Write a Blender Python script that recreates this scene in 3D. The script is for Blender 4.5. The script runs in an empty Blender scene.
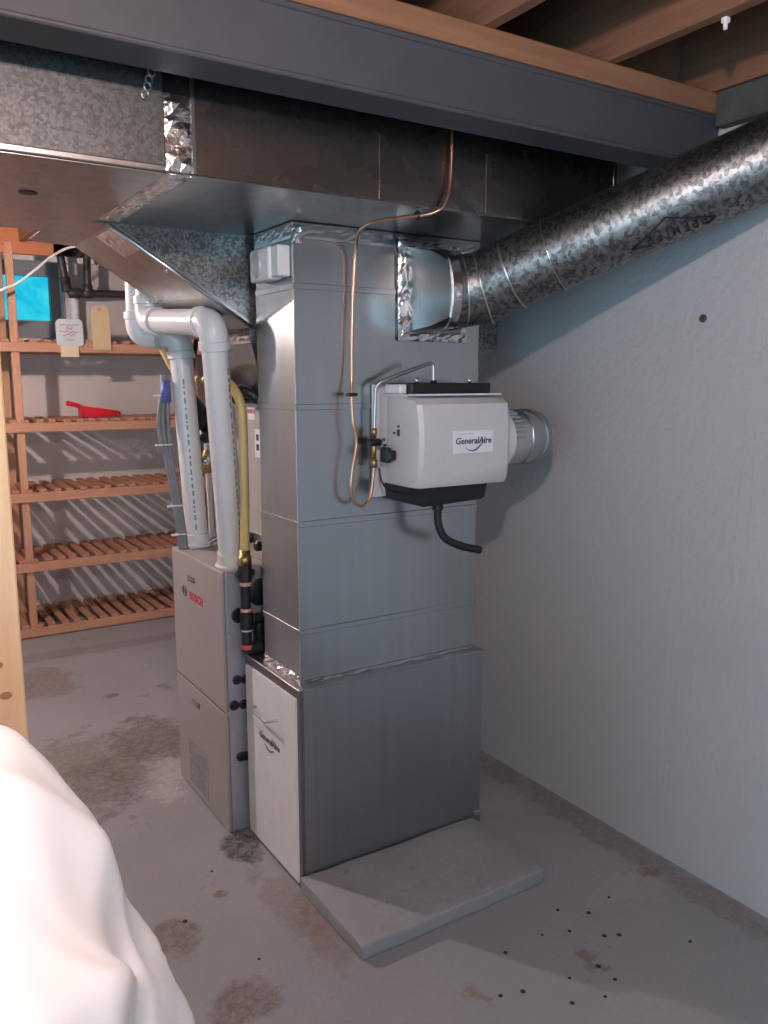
import bpy, bmesh, math, random
from mathutils import Vector, Matrix, noise
random.seed(7)
S = bpy.context.scene
COL = S.collection

# ------------------------------------------------------------------ camera, world, exposure
cam_data = bpy.data.cameras.new('camera')
cam = bpy.data.objects.new('camera', cam_data); COL.objects.link(cam)
cam_data.sensor_fit = 'VERTICAL'; cam_data.sensor_height = 36.0
cam_data.lens = 36.0 * 825.8 / 1024.0
cam_data.clip_start = 0.02
cam.location = (0, 0, 1.6)
cam.rotation_euler = (math.radians(90 - 9.057), math.radians(0.045), math.radians(-32.376))
S.camera = cam
S.view_settings.view_transform = 'Standard'; S.view_settings.look = 'None'
S.view_settings.gamma = 1.0; S.view_settings.use_curve_mapping = False
S.view_settings.exposure = 0.0

SKY = (0.44, 0.79, 1.0); SKY_STRENGTH = 9.0
BULB_FRONT = ((1.0, 0.76, 0.70), 71.0)      # colour, watts
BULB_BACK = ((1.0, 0.81, 0.755), 118.0)
w = bpy.data.worlds.new('sky'); S.world = w; w.use_nodes = True
bg = w.node_tree.nodes['Background']; bg.inputs[0].default_value = (*SKY, 1); bg.inputs[1].default_value = SKY_STRENGTH

# ------------------------------------------------------------------ helpers
def V(*a): return Vector(a)
class N:
    """small node-tree helper"""
    def __init__(s, name):
        s.m = bpy.data.materials.new(name); s.m.use_nodes = True
        s.t = s.m.node_tree; s.b = s.t.nodes['Principled BSDF']; s.co = None
    def n(s, kind, **kw):
        x = s.t.nodes.new(kind)
        for k, v in kw.items(): setattr(x, k, v)
        return x
    def l(s, a, b): s.t.links.new(a, b)
    def coord(s, scale=(1, 1, 1), which='Object'):
        if s.co is None: s.co = s.n('ShaderNodeTexCoord')
        mp = s.n('ShaderNodeMapping'); mp.inputs['Scale'].default_value = scale
        s.l(s.co.outputs[which], mp.inputs[0]); return mp.outputs[0]
    def noise(s, scale, detail=4, rough=.55, vec=None, dist=0):
        x = s.n('ShaderNodeTexNoise'); x.inputs['Scale'].default_value = scale
        x.inputs['Detail'].default_value = detail; x.inputs['Roughness'].default_value = rough
        x.inputs['Distortion'].default_value = dist
        s.l(vec or s.coord(), x.inputs['Vector']); return x.outputs['Fac']
    def voro(s, scale, vec=None, feature='F1', out='Color', rnd=1):
        x = s.n('ShaderNodeTexVoronoi', feature=feature); x.inputs['Scale'].default_value = scale
        x.inputs['Randomness'].default_value = rnd
        s.l(vec or s.coord(), x.inputs['Vector']); return x.outputs[out]
    def ramp(s, fac, stops):
        x = s.n('ShaderNodeValToRGB'); e = x.color_ramp.elements
        while len(e) < len(stops): e.new(0.5)
        for el, (p, c) in zip(e, stops):
            el.position = p; el.color = (c, c, c, 1) if not hasattr(c, '__len__') else (*c, 1)
        s.l(fac, x.inputs[0]); return x.outputs[0]
    def mix(s, fac, a, b, mode='MIX'):
        x = s.n('ShaderNodeMix', data_type='RGBA', blend_type=mode)
        for i, v in ((0, fac), (6, a), (7, b)):
            if hasattr(v, 'links'): s.l(v, x.inputs[i])
            elif i == 0: x.inputs[0].default_value = v
            else: x.inputs[i].default_value = (*v, 1)
        return x.outputs[2]
    def bump(s, h, strength=.3, dist=.01):
        x = s.n('ShaderNodeBump'); x.inputs['Strength'].default_value = strength
        x.inputs['Distance'].default_value = dist
        s.l(h, x.inputs['Height']); s.l(x.outputs[0], s.b.inputs['Normal']); return x
    def set(s, **kw):
        names = dict(col='Base Color', rough='Roughness', metal='Metallic', spec='Specular IOR Level', coat='Coat Weight')
        for k, v in kw.items():
            i = s.b.inputs[names[k]]
            if hasattr(v, 'links'): s.l(v, i)
            elif k == 'col': i.default_value = (*v, 1)
            else: i.default_value = v
        return s.m
def plain(name, col, rough=.5, metal=0, bump=0, bscale=60, var=0.12):
    n = N(name)
    f = n.noise(bscale * .35, 3)
    dark = tuple(c * (1 - var) for c in col); lite = tuple(min(1, c * (1 + var)) for c in col)
    n.set(col=n.mix(n.ramp(f, [(.3, 0), (.7, 1)]), dark, lite), rough=rough, metal=metal)
    if bump: n.bump(n.noise(bscale, 4), bump, .004)
    return n.m

M = {}
# galvanised sheet with spangle
def galv(name, scale, lo, hi, r0, r1, stretch=(1, 1, 1), tint=(1, 1, 1), bumpy=.05, blend=.5, cr=(.25, .75)):
    n = N(name); vec = n.coord(stretch)
    c = n.voro(scale, vec); g = n.n('ShaderNodeSeparateColor'); n.l(c, g.inputs[0])
    f = n.noise(scale * .9, 5, .6, vec, .6)
    mixed = n.mix(blend, g.outputs[0], f)
    fac = n.ramp(mixed, [(cr[0], 0), (cr[1], 1)])
    a = tuple(lo * t for t in tint); b = tuple(hi * t for t in tint)
    n.set(col=n.mix(fac, a, b), metal=1.0)
    rr = n.n('ShaderNodeMapRange'); n.l(mixed, rr.inputs[0]); rr.inputs[3].default_value = r1; rr.inputs[4].default_value = r0
    n.l(rr.outputs[0], n.b.inputs['Roughness'])
    n.bump(n.noise(3.5, 3), bumpy, .02)
    return n.m
M['galv'] = galv('galvanized_spangle', 130, .17, .36, .38, .5, cr=(.36, .64))
M['galv_pipe'] = galv('galvanized_pipe', 95, .115, .29, .38, .52, stretch=(1, 1, .8), blend=.68, cr=(.36, .60))
M['galv_left'] = galv('pale_spangled_galvanized', 150, .11, .18, .46, .58)
M['galv_dark'] = galv('brownish_galvanized', 16, .22, .34, .22, .34, tint=(1, .93, .88))  # slightly brownish tint, coarse spangle
M['galv_under'] = galv('galvanized_underside', 30, .38, .44, .26, .34)
# smooth satin sheet metal for the return drop
def satin(name, base, rough, streak=.1):
    n = N(name); vec = n.coord((30, 30, 1.4))
    f = n.noise(1.0, 4, .6, vec); f2 = n.noise(2.2, 3)
    k = n.mix(.5, f, f2)
    lo = tuple(c * (1 - streak) for c in base); hi = tuple(min(1, c * (1 + streak)) for c in base)
    n.set(col=n.mix(n.ramp(k, [(.3, 0), (.7, 1)]), lo, hi), metal=1.0)
    rr = n.n('ShaderNodeMapRange'); n.l(k, rr.inputs[0]); rr.inputs[3].default_value = rough * .8; rr.inputs[4].default_value = rough * 1.25
    n.l(rr.outputs[0], n.b.inputs['Roughness'])
    n.bump(n.noise(1.8, 2), .08, .03)
    return n.m
M['satin'] = satin('satin_sheet_metal', (.46, .48, .49), .25)
M['satin_cab'] = satin('cabinet_sheet_metal', (.40, .42, .44), .36)
M['edge'] = satin('folded_metal_edge', (.62, .62, .62), .28)
M['boot'] = satin('boot_metal', (.30, .29, .29), .3)
M['grey_edge'] = satin('dull_metal_trim', (.24, .24, .24), .42)
def foil():
    n = N('foil_tape'); n.set(col=(.78, .76, .75), metal=1.0, rough=.22)
    n.bump(n.noise(30, 4, .55), .45, .012); return n.m
M['foil'] = foil()
# painted rough concrete wall
def wallmat(name, col, bstr=.6):
    n = N(name)
    big = n.noise(1.1, 4); fine = n.noise(55, 6, .65)
    c = n.mix(n.ramp(big, [(.3, 0), (.72, 1)]), tuple(x * .9 for x in col), tuple(min(1, x * 1.05) for x in col))
    pit = n.voro(38, out='Distance', vec=n.coord((1, 1, .8)))
    line = n.noise(1.0, 3, .6, n.coord((1, 7, .35)), .5)
    h = n.mix(.35, fine, pit); h = n.mix(.25, h, n.ramp(line, [(.60, 0), (.62, .35), (.64, 0)]))
    n.set(col=c, rough=.62); n.bump(h, bstr, .012); return n.m
M['wall'] = wallmat('painted_concrete_wall', (.53, .53, .545), .55)
M['wall_back'] = wallmat('painted_block_wall', (.60, .53, .50), .25)
def floormat():
    n = N('painted_concrete_floor')
    big = n.noise(.9, 5, .6); mid = n.noise(4.5, 6, .65); fine = n.noise(70, 4)
    base = n.mix(n.ramp(big, [(.3, 0), (.7, 1)]), (.28, .285, .30), (.35, .355, .375))
    base = n.mix(n.ramp(fine, [(.45, 0), (.8, .25)]), base, (.22, .2, .2))
    # worn rusty patches
    patch = n.ramp(mid, [(.62, 0), (.66, .75)])
    base = n.mix(patch, base, (.21, .155, .125))
    chips = n.noise(9, 7, .75, None, 1.2)
    base = n.mix(n.ramp(chips, [(.66, 0), (.69, .7)]), base, (.46, .42, .40))
    return n, base
fn, fbase = floormat()
def spot(n, base, centre, rad, stretch, col, amount, warp=.35, nscale=7, thr=(.75, 1.0)):
    """a stain with its own place and ragged outline on the floor"""
    geo = n.n('ShaderNodeTexCoord')
    sub = n.n('ShaderNodeVectorMath', operation='SUBTRACT'); n.l(geo.outputs['Object'], sub.inputs[0]); sub.inputs[1].default_value = (*centre, 0)
    sc = n.n('ShaderNodeVectorMath', operation='MULTIPLY'); n.l(sub.outputs[0], sc.inputs[0]); sc.inputs[1].default_value = (1 / rad / stretch[0], 1 / rad / stretch[1], 0)
    ln = n.n('ShaderNodeVectorMath', operation='LENGTH'); n.l(sc.outputs[0], ln.inputs[0])
    nz = n.noise(nscale, 6, .7, geo.outputs['Object'])
    cz = n.n('ShaderNodeMath', operation='SUBTRACT'); n.l(nz, cz.inputs[0]); cz.inputs[1].default_value = .42
    ad = n.n('ShaderNodeMath', operation='MULTIPLY_ADD'); n.l(cz.outputs[0], ad.inputs[0]); ad.inputs[1].default_value = warp * 4.5; n.l(ln.outputs['Value'], ad.inputs[2])
    r = n.ramp(ad.outputs[0], [(0, amount), (thr[0], amount), (min(thr[1], 1), 0)])
    mot = n.ramp(n.noise(34, 6, .75, geo.outputs['Object'], .8), [(.36, .25), (.60, 1)])
    return n.mix(n.mix(1.0, r, mot, 'MULTIPLY'), base, col)
for c, rd, st, col, am, wp, ns in (
        ((.70, 3.22), .24, (.8, 1.4), (.15, .115, .105), .85, .5, 9), ((.66, 3.55), .26, (.9, 1.2), (.19, .145, .125), .7, .6, 12),
        ((1.0, 3.55), .26, (.9, 1.3), (.13, .09, .08), .85, .5, 8), ((.86, 3.36), .22, (.9, 1.2), (.17, .125, .11), .75, .6, 13),
        ((.97, 3.20), .15, (.8, 1.3), (.52, .48, .46), .7, .6, 26), ((.90, 3.02), .10, (.9, 1.2), (.52, .48, .46), .7, .6, 26),
        ((.655, 2.16), .095, (.9, 1.25), (.17, .125, .11), .9, .25, 16), ((.72, 1.82), .11, (1.1, .9), (.16, .12, .105), .9, .28, 16),
        ((1.00, 2.50), .10, (.8, 1.4), (.04, .042, .036), .95, .3, 14), ((1.0, 2.12), .18, (.5, 1.7), (.22, .155, .13), .6, .45, 9),
        ((1.02, 1.93), .15, (.5, 1.5), (.22, .15, .12), .55, .45, 9), ((.84, 2.29), .03, (1, .8), (.20, .10, .06), .8, .2, 20),
        ((.68, 4.55), .30, (.9, 1.1), (.20, .145, .125), .75, .4, 7), ((.98, 4.17), .035, (1.3, 1), (.10, .075, .07), .9, .2, 16),
        ((1.0, 5.0), .5, (2.4, .22), (.20, .16, .145), .6, .4, 7), ((2.12, 1.9), .16, (.5, 8.0), (.19, .16, .135), .65, .45, 6),
        ((2.0, 2.3), .14, (1.2, 1), (.42, .42, .38), .5, .4, 9), ((1.97, 1.62), .13, (1.3, 1), (.41, .40, .36), .45, .45, 9)):
    fbase = spot(fn, fbase, c, rd, st, col, am, wp, ns)
fn.set(col=fbase)
fr = fn.n('ShaderNodeMapRange'); fn.l(fn.noise(6, 5), fr.inputs[0]); fr.inputs[3].default_value = .36; fr.inputs[4].default_value = .62
fn.l(fr.outputs[0], fn.b.inputs['Roughness']); fn.bump(fn.noise(26, 6, .7), .35, .006)
M['floor'] = fn.m
n = N('slab_paint'); b0 = n.mix(n.ramp(n.noise(5, 6, .7), [(.35, 0), (.7, 1)]), (.28, .285, .30), (.35, .355, .375))
b0 = n.mix(n.ramp(n.noise(9, 6, .7, n.coord((1, 2.6, 1))), [(.64, 0), (.69, .6)]), b0, (.17, .15, .12))
n.set(col=b0, rough=.6); n.bump(n.noise(40, 6, .7), .5, .008); M['slab'] = n.m
def wood(name, a, b, scale=1, axis=2, rough=.65):
    n = N(name); st = [14, 14, 14]; st[axis] = 1.1
    vec = n.coord(tuple(x * scale for x in st))
    f = n.noise(1.3, 5, .6, vec, 1.2); f2 = n.noise(7, 3, .6, vec)
    k = n.mix(.35, f, f2)
    c = n.mix(n.ramp(k, [(.32, 0), (.68, 1)]), a, b)
    kn = n.voro(1.6, n.coord((2.2, 2.2, 1.1) if axis == 2 else (1.1, 2.2, 2.2) if axis == 0 else (2.2, 1.1, 2.2)), out='Distance')
    c = n.mix(n.ramp(kn, [(.04, .8), (.09, 0)]), c, tuple(x * .35 for x in a))
    n.set(col=c, rough=rough); n.bump(k, .25, .004); return n.m
M['joist'] = wood('joist_wood', (.17, .075, .042), (.27, .13, .075), 1, 1)
M['plate'] = wood('plate_wood', (.22, .10, .055), (.34, .17, .095), 1, 0)
M['subfloor'] = wood('subfloor_wood', (.10, .05, .03), (.17, .085, .05), .6, 0)
M['shelf_x'] = wood('shelf_wood_rail', (.44, .205, .125), (.58, .30, .19), 1.2, 0)
M['shelf_y'] = wood('shelf_wood_slat', (.38, .175, .105), (.54, .275, .17), 1.2, 1)
M['shelf_z'] = wood('shelf_wood_post', (.46, .22, .13), (.60, .32, .20), 1.2, 2)
M['stud'] = wood('stud_wood', (.70, .46, .26), (.84, .62, .40), .8, 2)
M['rim'] = wood('rim_wood', (.40, .12, .055), (.55, .20, .09), .8, 0)
M['beam'] = plain('grey_painted_steel', (.066, .068, .08), .5, 0, .1, 40, .08)
M['furnace'] = plain('taupe_furnace_paint', (.42, .375, .365), .36, .25, .06, 120, .03)
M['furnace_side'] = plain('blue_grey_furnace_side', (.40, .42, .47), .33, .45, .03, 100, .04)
M['coil'] = plain('coil_case_paint', (.46, .43, .42), .38, .2, .05, 90, .03)
M['white_panel'] = plain('white_enamel_door', (.80, .80, .81), .32, 0, 0, 40, .03)
M['hum_white'] = plain('humidifier_plastic', (.60, .585, .60), .36, 0, .05, 160, .02)
M['hum_light'] = plain('humidifier_label', (.80, .79, .82), .3, 0, 0, 60, .01)
M['black'] = plain('black_plastic', (.012, .012, .014), .42, 0, .08, 90, .2)
M['iron'] = plain('black_iron_pipe', (.028, .025, .025), .5, .2, .2, 90, .3)
M['abs'] = plain('abs_drain_pipe', (.045, .038, .034), .45, 0, .05, 60, .2)
M['pvc'] = plain('white_pvc', (.68, .665, .66), .28, 0, 0, 30, .03)
M['pvc_print'] = plain('pvc_print', (.22, .22, .24), .5)
M['yellow'] = plain('yellow_gas_hose', (.58, .43, .17), .4, 0, .05, 50, .08)
M['brass'] = plain('brass', (.50, .36, .17), .45, 1, .05, 90, .12)
M['copper'] = plain('copper', (.80, .42, .30), .28, 1, .04, 60, .1)
M['steel'] = plain('dull_steel', (.50, .50, .51), .3, 1, .03, 60, .08)
M['chrome'] = plain('chrome', (.78, .78, .79), .12, 1, 0, 60, .03)
M['redpaint'] = plain('thread_sealant_red', (.55, .12, .10), .5)
M['pink'] = plain('thread_sealant_pink', (.72, .40, .38), .5)
M['red'] = plain('red_scoop_plastic', (.62, .015, .03), .3, 0, .03, 40, .08)
M['redink'] = plain('red_print', (.58, .05, .05), .5)
M['navy'] = plain('navy_print', (.025, .03, .08), .45)
M['blueink'] = plain('blue_print', (.10, .14, .42), .45)
M['greyink'] = plain('grey_print', (.16, .15, .15), .5)
M['band'] = plain('dull_red_band', (.34, .20, .19), .5)
M['label'] = plain('grey_label', (.34, .32, .315), .5)
M['paper_grey'] = plain('grey_paper', (.55, .56, .58), .75, 0, .1, 40, .05)
M['paper_tan'] = plain('tan_note', (.70, .55, .36), .75, 0, .1, 40, .05)
M['card'] = plain('cardboard_tag', (.62, .45, .27), .8, 0, .1, 40, .05)
M['cable'] = plain('white_cable', (.80, .78, .76), .4)
M['wire'] = plain('grey_wire', (.20, .20, .21), .45, 0, .1, 60, .1)
M['frame'] = plain('grey_window_frame', (.25, .245, .265), .55, 0, .1, 40, .05)
M['tile'] = plain('white_trim', (.66, .63, .61), .5)
M['wall_shade'] = plain('shaded_wall_top', (.075, .075, .068), .8, 0, .4, 40, .2)  # dark tone stands for shade on the wall top
M['anchor'] = plain('rusty_anchor', (.16, .12, .10), .55, .6)
M['debris'] = plain('dark_grit', (.03, .025, .025), .8)
M['marker'] = plain('marker_ink', (.008, .008, .02), .5)
M['ceramic'] = plain('porcelain', (.75, .73, .70), .25)
M['grille'] = plain('thermostat_plastic', (.74, .73, .74), .4, 0, 0, 40, .03)
M['grille_d'] = plain('thermostat_dial', (.50, .49, .50), .3, .3)
M['yl'] = plain('yellow_sticker', (.75, .62, .06), .5)
M['knot'] = plain('wood_knot', (.40, .19, .09), .6)
n = N('white_plastic_sheet'); n.set(col=(.92, .95, .98), rough=.30, spec=.6); n.bump(n.noise(2.6, 3, .5, None, .6), .3, .05); M['sheet'] = n.m
def emit(name, col, watts, r):
    n = N(name); e = n.n('ShaderNodeEmission'); e.inputs[0].default_value = (*col, 1)
    e.inputs[1].default_value = watts / (math.pi * 4 * math.pi * r * r)
    n.l(e.outputs[0], n.t.nodes['Material Output'].inputs[0]); return n.m
def glazing():
    n = N('daylight_tint_glazing'); tr = n.n('ShaderNodeBsdfTransparent'); gl = n.n('ShaderNodeBsdfGlossy'); gl.inputs['Roughness'].default_value = .15
    f = n.noise(9, 5, .65)
    c = n.mix(n.ramp(f, [(.35, 0), (.75, 1)]), (.03, .27, .30), (.15, .35, .335))  # cyan daylight and its mottling put into the pane tint
    n.l(c, tr.inputs[0]); mx = n.n('ShaderNodeMixShader'); mx.inputs[0].default_value = .06
    n.l(tr.outputs[0], mx.inputs[1]); n.l(gl.outputs[0], mx.inputs[2]); n.l(mx.outputs[0], n.t.nodes['Material Output'].inputs[0]); return n.m
M['glazing'] = glazing()
def clear():
    n = N('clear_glass'); tr = n.n('ShaderNodeBsdfTransparent'); gl = n.n('ShaderNodeBsdfGlossy'); gl.inputs['Roughness'].default_value = .02
    mx = n.n('ShaderNodeMixShader'); mx.inputs[0].default_value = .06
    n.l(tr.outputs[0], mx.inputs[1]); n.l(gl.outputs[0], mx.inputs[2]); n.l(mx.outputs[0], n.t.nodes['Material Output'].inputs[0]); return n.m
M['clear'] = clear()

# ---- geometry helpers (every builder adds to a bmesh; put() links it as one mesh object)
def bx(bm, a, b, bev=0, seg=1):
    t = bmesh.new()
    bmesh.ops.create_cube(t, size=1)
    c = (Vector(a) + Vector(b)) / 2; d = Vector(b) - Vector(a)
    for v in t.verts: v.co = Vector((v.co.x * abs(d.x), v.co.y * abs(d.y), v.co.z * abs(d.z))) + c
    if bev: bmesh.ops.bevel(t, geom=t.edges[:], offset=bev, segments=seg, affect='EDGES', profile=.5)
    merge(bm, t); return bm
def merge(bm, t):
    me = bpy.data.meshes.new('tmp'); t.to_mesh(me); t.free(); bm.from_mesh(me); bpy.data.meshes.remove(me)
def box(a, b, bev=0, seg=1): return bx(bmesh.new(), a, b, bev, seg)
def fillet(pts, rad, n=6):
    pts = [Vector(p) for p in pts]; out = [pts[0]]
    for i in range(1, len(pts) - 1):
        r = rad[i - 1] if hasattr(rad, '__len__') else rad
        a, p, b = pts[i - 1], pts[i], pts[i + 1]
        u = (a - p); v = (b - p); lu, lv = u.length, v.length; u.normalize(); v.normalize()
        ang = u.angle(v)
        if r <= 0 or ang > math.pi - .02: out.append(p); continue
        d = min(r / math.tan(ang / 2), lu * .49, lv * .49); r2 = d * math.tan(ang / 2)
        bis = (u + v).normalized(); c = p + bis * (r2 / math.sin(ang / 2))
        s = p + u * d - c; e = p + v * d - c
        tot = s.angle(e); ax = s.cross(e).normalized()
        for k in range(n + 1): out.append(c + Matrix.Rotation(tot * k / n, 3, ax) @ s)
    out.append(pts[-1]); return out
def smooth_path(pts, n=8):
    """Catmull-Rom through points"""
    P = [Vector(p) for p in pts]; P = [P[0] * 2 - P[1]] + P + [P[-1] * 2 - P[-2]]; out = []
    for i in range(1, len(P) - 2):
        for k in range(n):
            t = k / n; a, b, c, d = P[i - 1:i + 3]
            out.append(.5 * ((2 * b) + (c - a) * t + (2 * a - 5 * b + 4 * c - d) * t * t + (3 * b - a - 3 * c + d) * t ** 3))
    out.append(P[-2]); return out
def tube(bm, path, r, seg=14, cap=True):
    P = [Vector(p) for p in path]; n = len(P)
    R = r if hasattr(r, '__len__') else [r] * n
    T = []
    for i in range(n):
        t = P[min(i + 1, n - 1)] - P[max(i - 1, 0)]; T.append(t.normalized() if t.length > 1e-9 else (T[-1] if T else V(0, 0, 1)))
    up = V(0, 0, 1) if abs(T[0].z) < .9 else V(1, 0, 0)
    u = T[0].cross(up).normalized(); rings = []
    for i in range(n):
        u = (u - T[i] * u.dot(T[i])).normalized(); v = T[i].cross(u)
        rings.append([bm.verts.new(P[i] + (u * math.cos(2 * math.pi * k / seg) + v * math.sin(2 * math.pi * k / seg)) * R[i]) for k in range(seg)])
    for a, b in zip(rings, rings[1:]):
        for k in range(seg):
            f = bm.faces.new((a[k], a[(k + 1) % seg], b[(k + 1) % seg], b[k])); f.smooth = True
    if cap: bm.faces.new(rings[0][::-1]); bm.faces.new(rings[-1])
    return bm
def cyl(bm, p, q, r, seg=16, bev=0):
    p, q = Vector(p), Vector(q); d = (q - p).normalized()
    if bev: return tube(bm, [p, p, p + d * bev, q - d * bev, q, q][1:-1] if False else [p, p + d * bev, q - d * bev, q], [r - bev, r, r, r - bev], seg)
    return tube(bm, [p, q], r, seg)
def prism(bm, poly, d, bev=0):
    """polygon (3-D points, planar) extruded by vector d"""
    t = bmesh.new(); d = Vector(d)
    a = [t.verts.new(Vector(p)) for p in poly]; b = [t.verts.new(Vector(p) + d) for p in poly]
    t.faces.new(a[::-1]); t.faces.new(b); n = len(a)
    for i in range(n): t.faces.new((a[i], a[(i + 1) % n], b[(i + 1) % n], b[i]))
    bmesh.ops.recalc_face_normals(t, faces=t.faces[:])
    if bev: bmesh.ops.bevel(t, geom=t.edges[:], offset=bev, segments=2, affect='EDGES')
    merge(bm, t); return bm
def loft(bm, loops, cap=True, smooth=False):
    R = [[bm.verts.new(Vector(p)) for p in l] for l in loops]; n = len(R[0])
    for a, b in zip(R, R[1:]):
        for k in range(n):
            f = bm.faces.new((a[k], a[(k + 1) % n], b[(k + 1) % n], b[k])); f.smooth = smooth
    if cap: bm.faces.new(R[0][::-1]); bm.faces.new(R[-1])
    bmesh.ops.recalc_face_normals(bm, faces=bm.faces[:]); return bm
def crumple(o, u, v, nrm, nu, nv, amp=.004, base=.0015, seed=0):
    """a strip of foil tape stuck on a face: origin, edge vectors, surface normal"""
    o, u, v, nrm = Vector(o), Vector(u), Vector(v), Vector(nrm).normalized(); bm = bmesh.new(); rnd = random.Random(seed)
    g = [[None] * (nv + 1) for _ in range(nu + 1)]
    for i in range(nu + 1):
        for j in range(nv + 1):
            e = 0 if i in (0, nu) or j in (0, nv) else 1
            ju = rnd.uniform(-.25, .25) / nu if 0 < i < nu else 0; jv = rnd.uniform(-.2, .2) / nv
            if j in (0, nv): jv *= .35
            g[i][j] = bm.verts.new(o + u * (i / nu + ju) + v * (j / nv + jv) + nrm * (base + e * rnd.random() * amp))
    for i in range(nu):
        for j in range(nv): bm.faces.new((g[i][j], g[i + 1][j], g[i + 1][j + 1], g[i][j + 1]))
    r = bmesh.ops.extrude_face_region(bm, geom=bm.faces[:])
    for x in r['geom']:
        if isinstance(x, bmesh.types.BMVert): x.co -= nrm * base * .9
    bmesh.ops.recalc_face_normals(bm, faces=bm.faces[:])
    return bm
def xf(bm, m):
    bmesh.ops.transform(bm, matrix=m, verts=bm.verts[:]); return bm
def frame(o, right, up):
    r = Vector(right).normalized(); u = Vector(up); u = (u - r * u.dot(r)).normalized(); n = r.cross(u)
    m = Matrix((r, u, n)).transposed().to_4x4(); m.translation = Vector(o); return m
def text(s, size, o, right, up, depth=.0006, shear=0, bold=0):
    c = bpy.data.curves.new('t', 'FONT'); c.body = s; c.size = size; c.extrude = depth; c.align_x = 'CENTER'; c.align_y = 'CENTER'
    c.shear = shear; c.offset = bold; c.resolution_u = 2
    ob = bpy.data.objects.new('t', c); COL.objects.link(ob); dg = bpy.context.evaluated_depsgraph_get()
    me = bpy.data.meshes.new_from_object(ob.evaluated_get(dg)); bm = bmesh.new(); bm.from_mesh(me)
    bpy.data.objects.remove(ob); bpy.data.curves.remove(c); bpy.data.meshes.remove(me)
    return xf(bm, frame(o, right, up))
def put(name, bm, mat, parent=None, smooth=None, label=None):
    me = bpy.data.meshes.new(name); bm.to_mesh(me); bm.free()
    if smooth:
        for p in me.polygons: p.use_smooth = True
        try: me.set_sharp_from_angle(angle=math.radians(smooth))
        except Exception: pass
    me.materials.append(M[mat] if isinstance(mat, str) else mat)
    o = bpy.data.objects.new(name, me); COL.objects.link(o)
    if parent is not None:
        o.parent = parent; o.matrix_parent_inverse = parent.matrix_basis.inverted()
    if label: o['label'] = label
    return o
def thing(name, label, cat, loc, group=None):
    o = bpy.data.objects.new(name, None); COL.objects.link(o); o.location = loc; o.empty_display_size = .05
    o['label'] = label; o['category'] = cat
    if group: o['group'] = group
    bpy.context.view_layer.update(); return o
def tag(o, label, cat, group=None):
    o['label'] = label; o['category'] = cat
    if group: o['group'] = group
    return o
def struct(name, bm, mat, label=None):
    o = put(name, bm, mat); o['kind'] = 'structure'
    if label: o['label'] = label
    return o

# ------------------------------------------------------------------ the room
XR, YB, XL, YF = 2.185, 5.95, -3.0, -2.4
HT = 2.41            # underside of joists
struct('floor', box((XL - .2, YF - .2, -.1), (XR + .2, YB + .25, 0)), 'floor', 'grey painted concrete floor with worn rusty patches')
struct('wall_right', box((XR, YF - .2, 0), (XR + .2, YB + .25, HT)), 'wall', 'rough white painted poured concrete wall')
# back wall with window opening
WX0, WX1, WZ0, WZ1 = .38, 1.245, 1.87, 2.40
bw = bmesh.new()
bx(bw, (XL, YB, 0), (XR, YB + .25, WZ0)); bx(bw, (XL, YB, WZ0), (WX0, YB + .25, HT)); bx(bw, (WX1, YB, WZ0), (XR, YB + .25, HT)); bx(bw, (WX0, YB, WZ1), (WX1, YB + .25, HT))
struct('wall_back', bw, 'wall_back', 'pale painted basement wall behind the wooden shelves')
QX0, QX1, QZ0, QZ1 = -2.3, -.1, .95, 1.95
fw = bmesh.new()
bx(fw, (XL, YF - .2, 0), (QX0, YF, HT)); bx(fw, (QX1, YF - .2, 0), (XR, YF, HT)); bx(fw, (QX0, YF - .2, QZ1), (QX1, YF, HT)); bx(fw, (QX0, YF - .2, 0), (QX1, YF, QZ0))
struct('wall_front', fw, 'wall', 'white painted concrete wall behind the viewer')
w2 = thing('fill_window', 'wide high window added behind the viewer for blue fill light', 'window', ((QX0 + QX1) / 2, YF - .1, QZ0)); w2['kind'] = 'structure'; del w2['category']  # added window, lets blue sky light in from behind the camera
fb = bmesh.new()
for x in (QX0, (QX0 + QX1) / 2 - .02, QX1 - .04): bx(fb, (x, YF - .13, QZ0), (x + .04, YF - .07, QZ1), .003)
for z in (QZ0, QZ1 - .04): bx(fb, (QX0, YF - .125, z), (QX1, YF - .075, z + .04), .003)
put('window_frame', fb, 'tile', w2)
for x in (QX0 + .04, (QX0 + QX1) / 2 + .02): put('pane', box((x, YF - .104, QZ0 + .04), (x + (QX1 - QX0) / 2 - .06, YF - .098, QZ1 - .04)), 'clear', w2)
# left wall (out of view) with a wide glazed door added for blue fill light
DY0, DY1, DZ1 = -2.1, -.2, 2.15
lw = bmesh.new()
bx(lw, (XL - .2, YF - .2, 0), (XL, DY0, HT)); bx(lw, (XL - .2, DY1, 0), (XL, YB + .25, HT)); bx(lw, (XL - .2, DY0, DZ1), (XL, DY1, HT))
struct('wall_left', lw, 'wall', 'white painted concrete wall out of view')
d1 = thing('fill_door', 'wide glazed door added in the left wall for blue fill light', 'door', (XL - .1, (DY0 + DY1) / 2, 0)); d1['kind'] = 'structure'; del d1['category']
fb = bmesh.new()
for y in (DY0, (DY0 + DY1) / 2 - .03, DY1 - .06): bx(fb, (XL - .14, y, 0), (XL - .06, y + .06, DZ1), .004)
for z in (0, DZ1 - .06): bx(fb, (XL - .135, DY0, z), (XL - .065, DY1, z + .06), .004)
put('door_frame', fb, 'tile', d1)
for y in (DY0 + .06, (DY0 + DY1) / 2 + .03): put('pane', box((XL - .105, y, .06), (XL - .097, y + (DY1 - DY0) / 2 - .09, DZ1 - .06)), 'clear', d1)
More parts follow.
